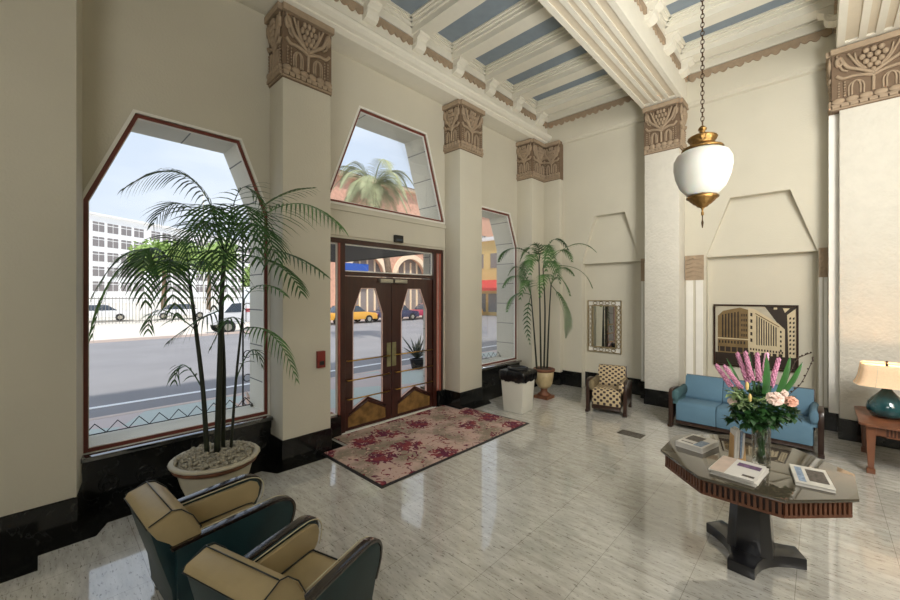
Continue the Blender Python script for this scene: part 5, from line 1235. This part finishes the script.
for k_ in range(4): a = k_ * pi / 2; m.tube([(0, 0, .655), (.225 * cos(a), .225 * sin(a), .65)], .003, 5)
m.build('shade_spider', M['bronze'], t)
m = MB(); m.ball((0, 0, .52), (.035, .035, .045), 12, 8); m.build('bulb', M['bulb'], t)
ld = bpy.data.lights.new('table_lamp_light', 'POINT'); lo = bpy.data.objects.new('table_lamp_light', ld); C.objects.link(lo); lo.location = (LX, LY, LZ + .56); ld.energy = 22; ld.color = (1, .66, .36); ld.shadow_soft_size = .05

# ---- mirror
YN = YB + .20; mx0, mx1, mz0, mz1 = -3.86, -3.11, .82, 1.98
t = thing('wall_mirror', 'rectangular mirror in an openwork gilt frame above the patterned armchair', 'mirror', ((mx0 + mx1) / 2, YN, 0))
cxm = (mx0 + mx1) / 2; hwm = (mx1 - mx0) / 2
MB().box(-hwm + .13, hwm - .13, -.022, -.014, mz0 + .13, mz1 - .13).build('mirror_glass', M['mirror'], t)
m = MB(); fxz = lambda a, b, q: (a, q, b); R4 = lambda d: [(-hwm + d, mz0 + d), (hwm - d, mz0 + d), (hwm - d, mz1 - d), (-hwm + d, mz1 - d)]
holed(m, R4(0), [R4(.018)], fxz, -.03, -.002); holed(m, R4(.105), [R4(.13)], fxz, -.034, -.002)
m.build('frame', M['gilt'], t)
m = MB(); holed(m, R4(.012), [R4(.11)], fxz, -.008, -.002); lab(m.build('frame_backing', M['white_trim'], t), 'pale backing behind the openwork')
m = MB()
def ringm(x, z, a_, b_): m.tube([(x + a_ * cos(q * pi / 7), -.018, z + b_ * sin(q * pi / 7)) for q in range(15)], .009, 5)
nz = 9; nx = 4
for i in range(nz):
    z = mz0 + .105 + (i + .5) * (mz1 - mz0 - .21) / nz
    for s in (-1, 1): ringm(s * (hwm - .061), z, .034, .044)
for i in range(nx):
    x = -hwm + .105 + (i + .5) * (2 * hwm - .21) / nx
    for z in (mz0 + .061, mz1 - .061): ringm(x, z, .046, .034)
m.build('openwork', M['gilt'], t)

# ---- framed picture of a building (sepia)
qx0, qx1, qz0, qz1 = -1.44, -.26, .81, 1.93
t = thing('framed_picture', 'sepia picture of a large corner building in a dark frame above the sofa', 'picture', ((qx0 + qx1) / 2, YN, 0))
hwq = (qx1 - qx0) / 2
m = MB(); R5 = lambda d: [(-hwq + d, qz0 + d), (hwq - d, qz0 + d), (hwq - d, qz1 - d), (-hwq + d, qz1 - d)]
holed(m, R5(0), [R5(.028)], fxz, -.035, -.003); m.build('frame', M['dark_wood'], t)
pm = MB(); iw_, z0_, z1_ = hwq - .026, qz0 + .026, qz1 - .026
fz = lambda f_: z1_ - f_ * (z1_ - z0_)     # f measured downward
fx = lambda f_: -iw_ + f_ * 2 * iw_
lay = [0]
def poly(pts, mi):
    lay[0] += 1; y = -.012 - .00006 * lay[0]; pm.mi = mi
    pm.add([(fx(a), y, fz(b)) for a, b in pts], [tuple(range(len(pts)))], False)
mats_p = [M['sepia_sky'], M['sepia_light'], M['sepia_mid'], M['sepia_dark']]
pm.mi = 0; pm.box(-iw_, iw_, -.012, -.004, z0_, z1_)
K = .60   # the visible share of the print above the flowers
def Y_(v): return (v - 80) / (445 - 80) * .80
def X_(u): return (u - 120) / (735 - 120)
PQ = lambda L: [(X_(a), Y_(b)) for a, b in L]
poly([(0, .80), (1, .80), (1, 1), (0, 1)], 3)
poly(PQ([(510, 82), (735, 82), (735, 445), (640, 445), (600, 200)]), 3)
poly(PQ([(140, 160), (185, 120), (320, 92), (385, 108), (385, 445), (140, 445)]), 2)        # dark side
poly(PQ([(385, 95), (440, 105), (610, 205), (655, 245), (655, 445), (385, 445)]), 1)        # light side
poly(PQ([(670, 140), (735, 90), (735, 445), (680, 445)]), 1)                                 # neighbour
poly(PQ([(575, 88), (600, 88), (600, 102), (575, 102)]), 1); poly(PQ([(640, 92), (690, 92), (655, 125)]), 1)
for i in range(6):                                                                          # dark colonnade on the shaded side
    a = 175 + i * 25; poly(PQ([(a, 150 - i * 5), (a + 12, 148 - i * 5), (a + 12, 325), (a, 327)]), 3)
for i in range(3):
    for j in range(5): a = 332 + i * 17; b_ = 140 + j * 38; poly(PQ([(a, b_), (a + 9, b_), (a + 9, b_ + 20), (a, b_ + 20)]), 3)
for i in range(9): a = 150 + i * 25; poly(PQ([(a, 350), (a + 12, 350), (a + 12, 372), (a, 372)]), 3)
poly(PQ([(140, 398), (385, 398), (385, 436), (140, 436)]), 3)
for i in range(5): a = 150 + i * 48; poly(PQ([(a, 398), (a + 9, 398), (a + 9, 436), (a, 436)]), 2)
poly(PQ([(140, 330), (385, 330), (385, 338), (140, 338)]), 1)
for i in range(9):                                                                          # light side colonnade
    a = 448 + i * 17.5; tp = 150 + i * 10; poly(PQ([(a, tp), (a + 8, tp + 4), (a + 8, 372), (a, 368)]), 3)
for j in range(5):
    a, b_ = 402, 130 + j * 48; poly(PQ([(a, b_), (a + 16, b_ + 3), (a + 16, b_ + 28), (a, b_ + 26)]), 3)
    a, b_ = 620, 255 + j * 34; poly(PQ([(a, b_), (a + 12, b_ + 2), (a + 12, b_ + 18), (a, b_ + 16)]), 3)
poly(PQ([(440, 130), (615, 225), (615, 232), (440, 138)]), 2)
for i in range(12): a = 400 + i * 21; poly(PQ([(a, 395 + i * 1.0), (a + 11, 396 + i), (a + 11, 412 + i), (a, 410 + i)]), 3)
for i in range(6): a = 400 + i * 42; poly(PQ([(a, 424), (a + 28, 426), (a + 28, 445), (a, 445)]), 3)
for j in range(9):
    for i in range(2): a, b_ = 685 + i * 24, 160 + j * 31; poly(PQ([(a, b_), (a + 13, b_ - 6), (a + 13, b_ + 10), (a, b_ + 14)]), 3)
pm.build('print', mats_p, t)
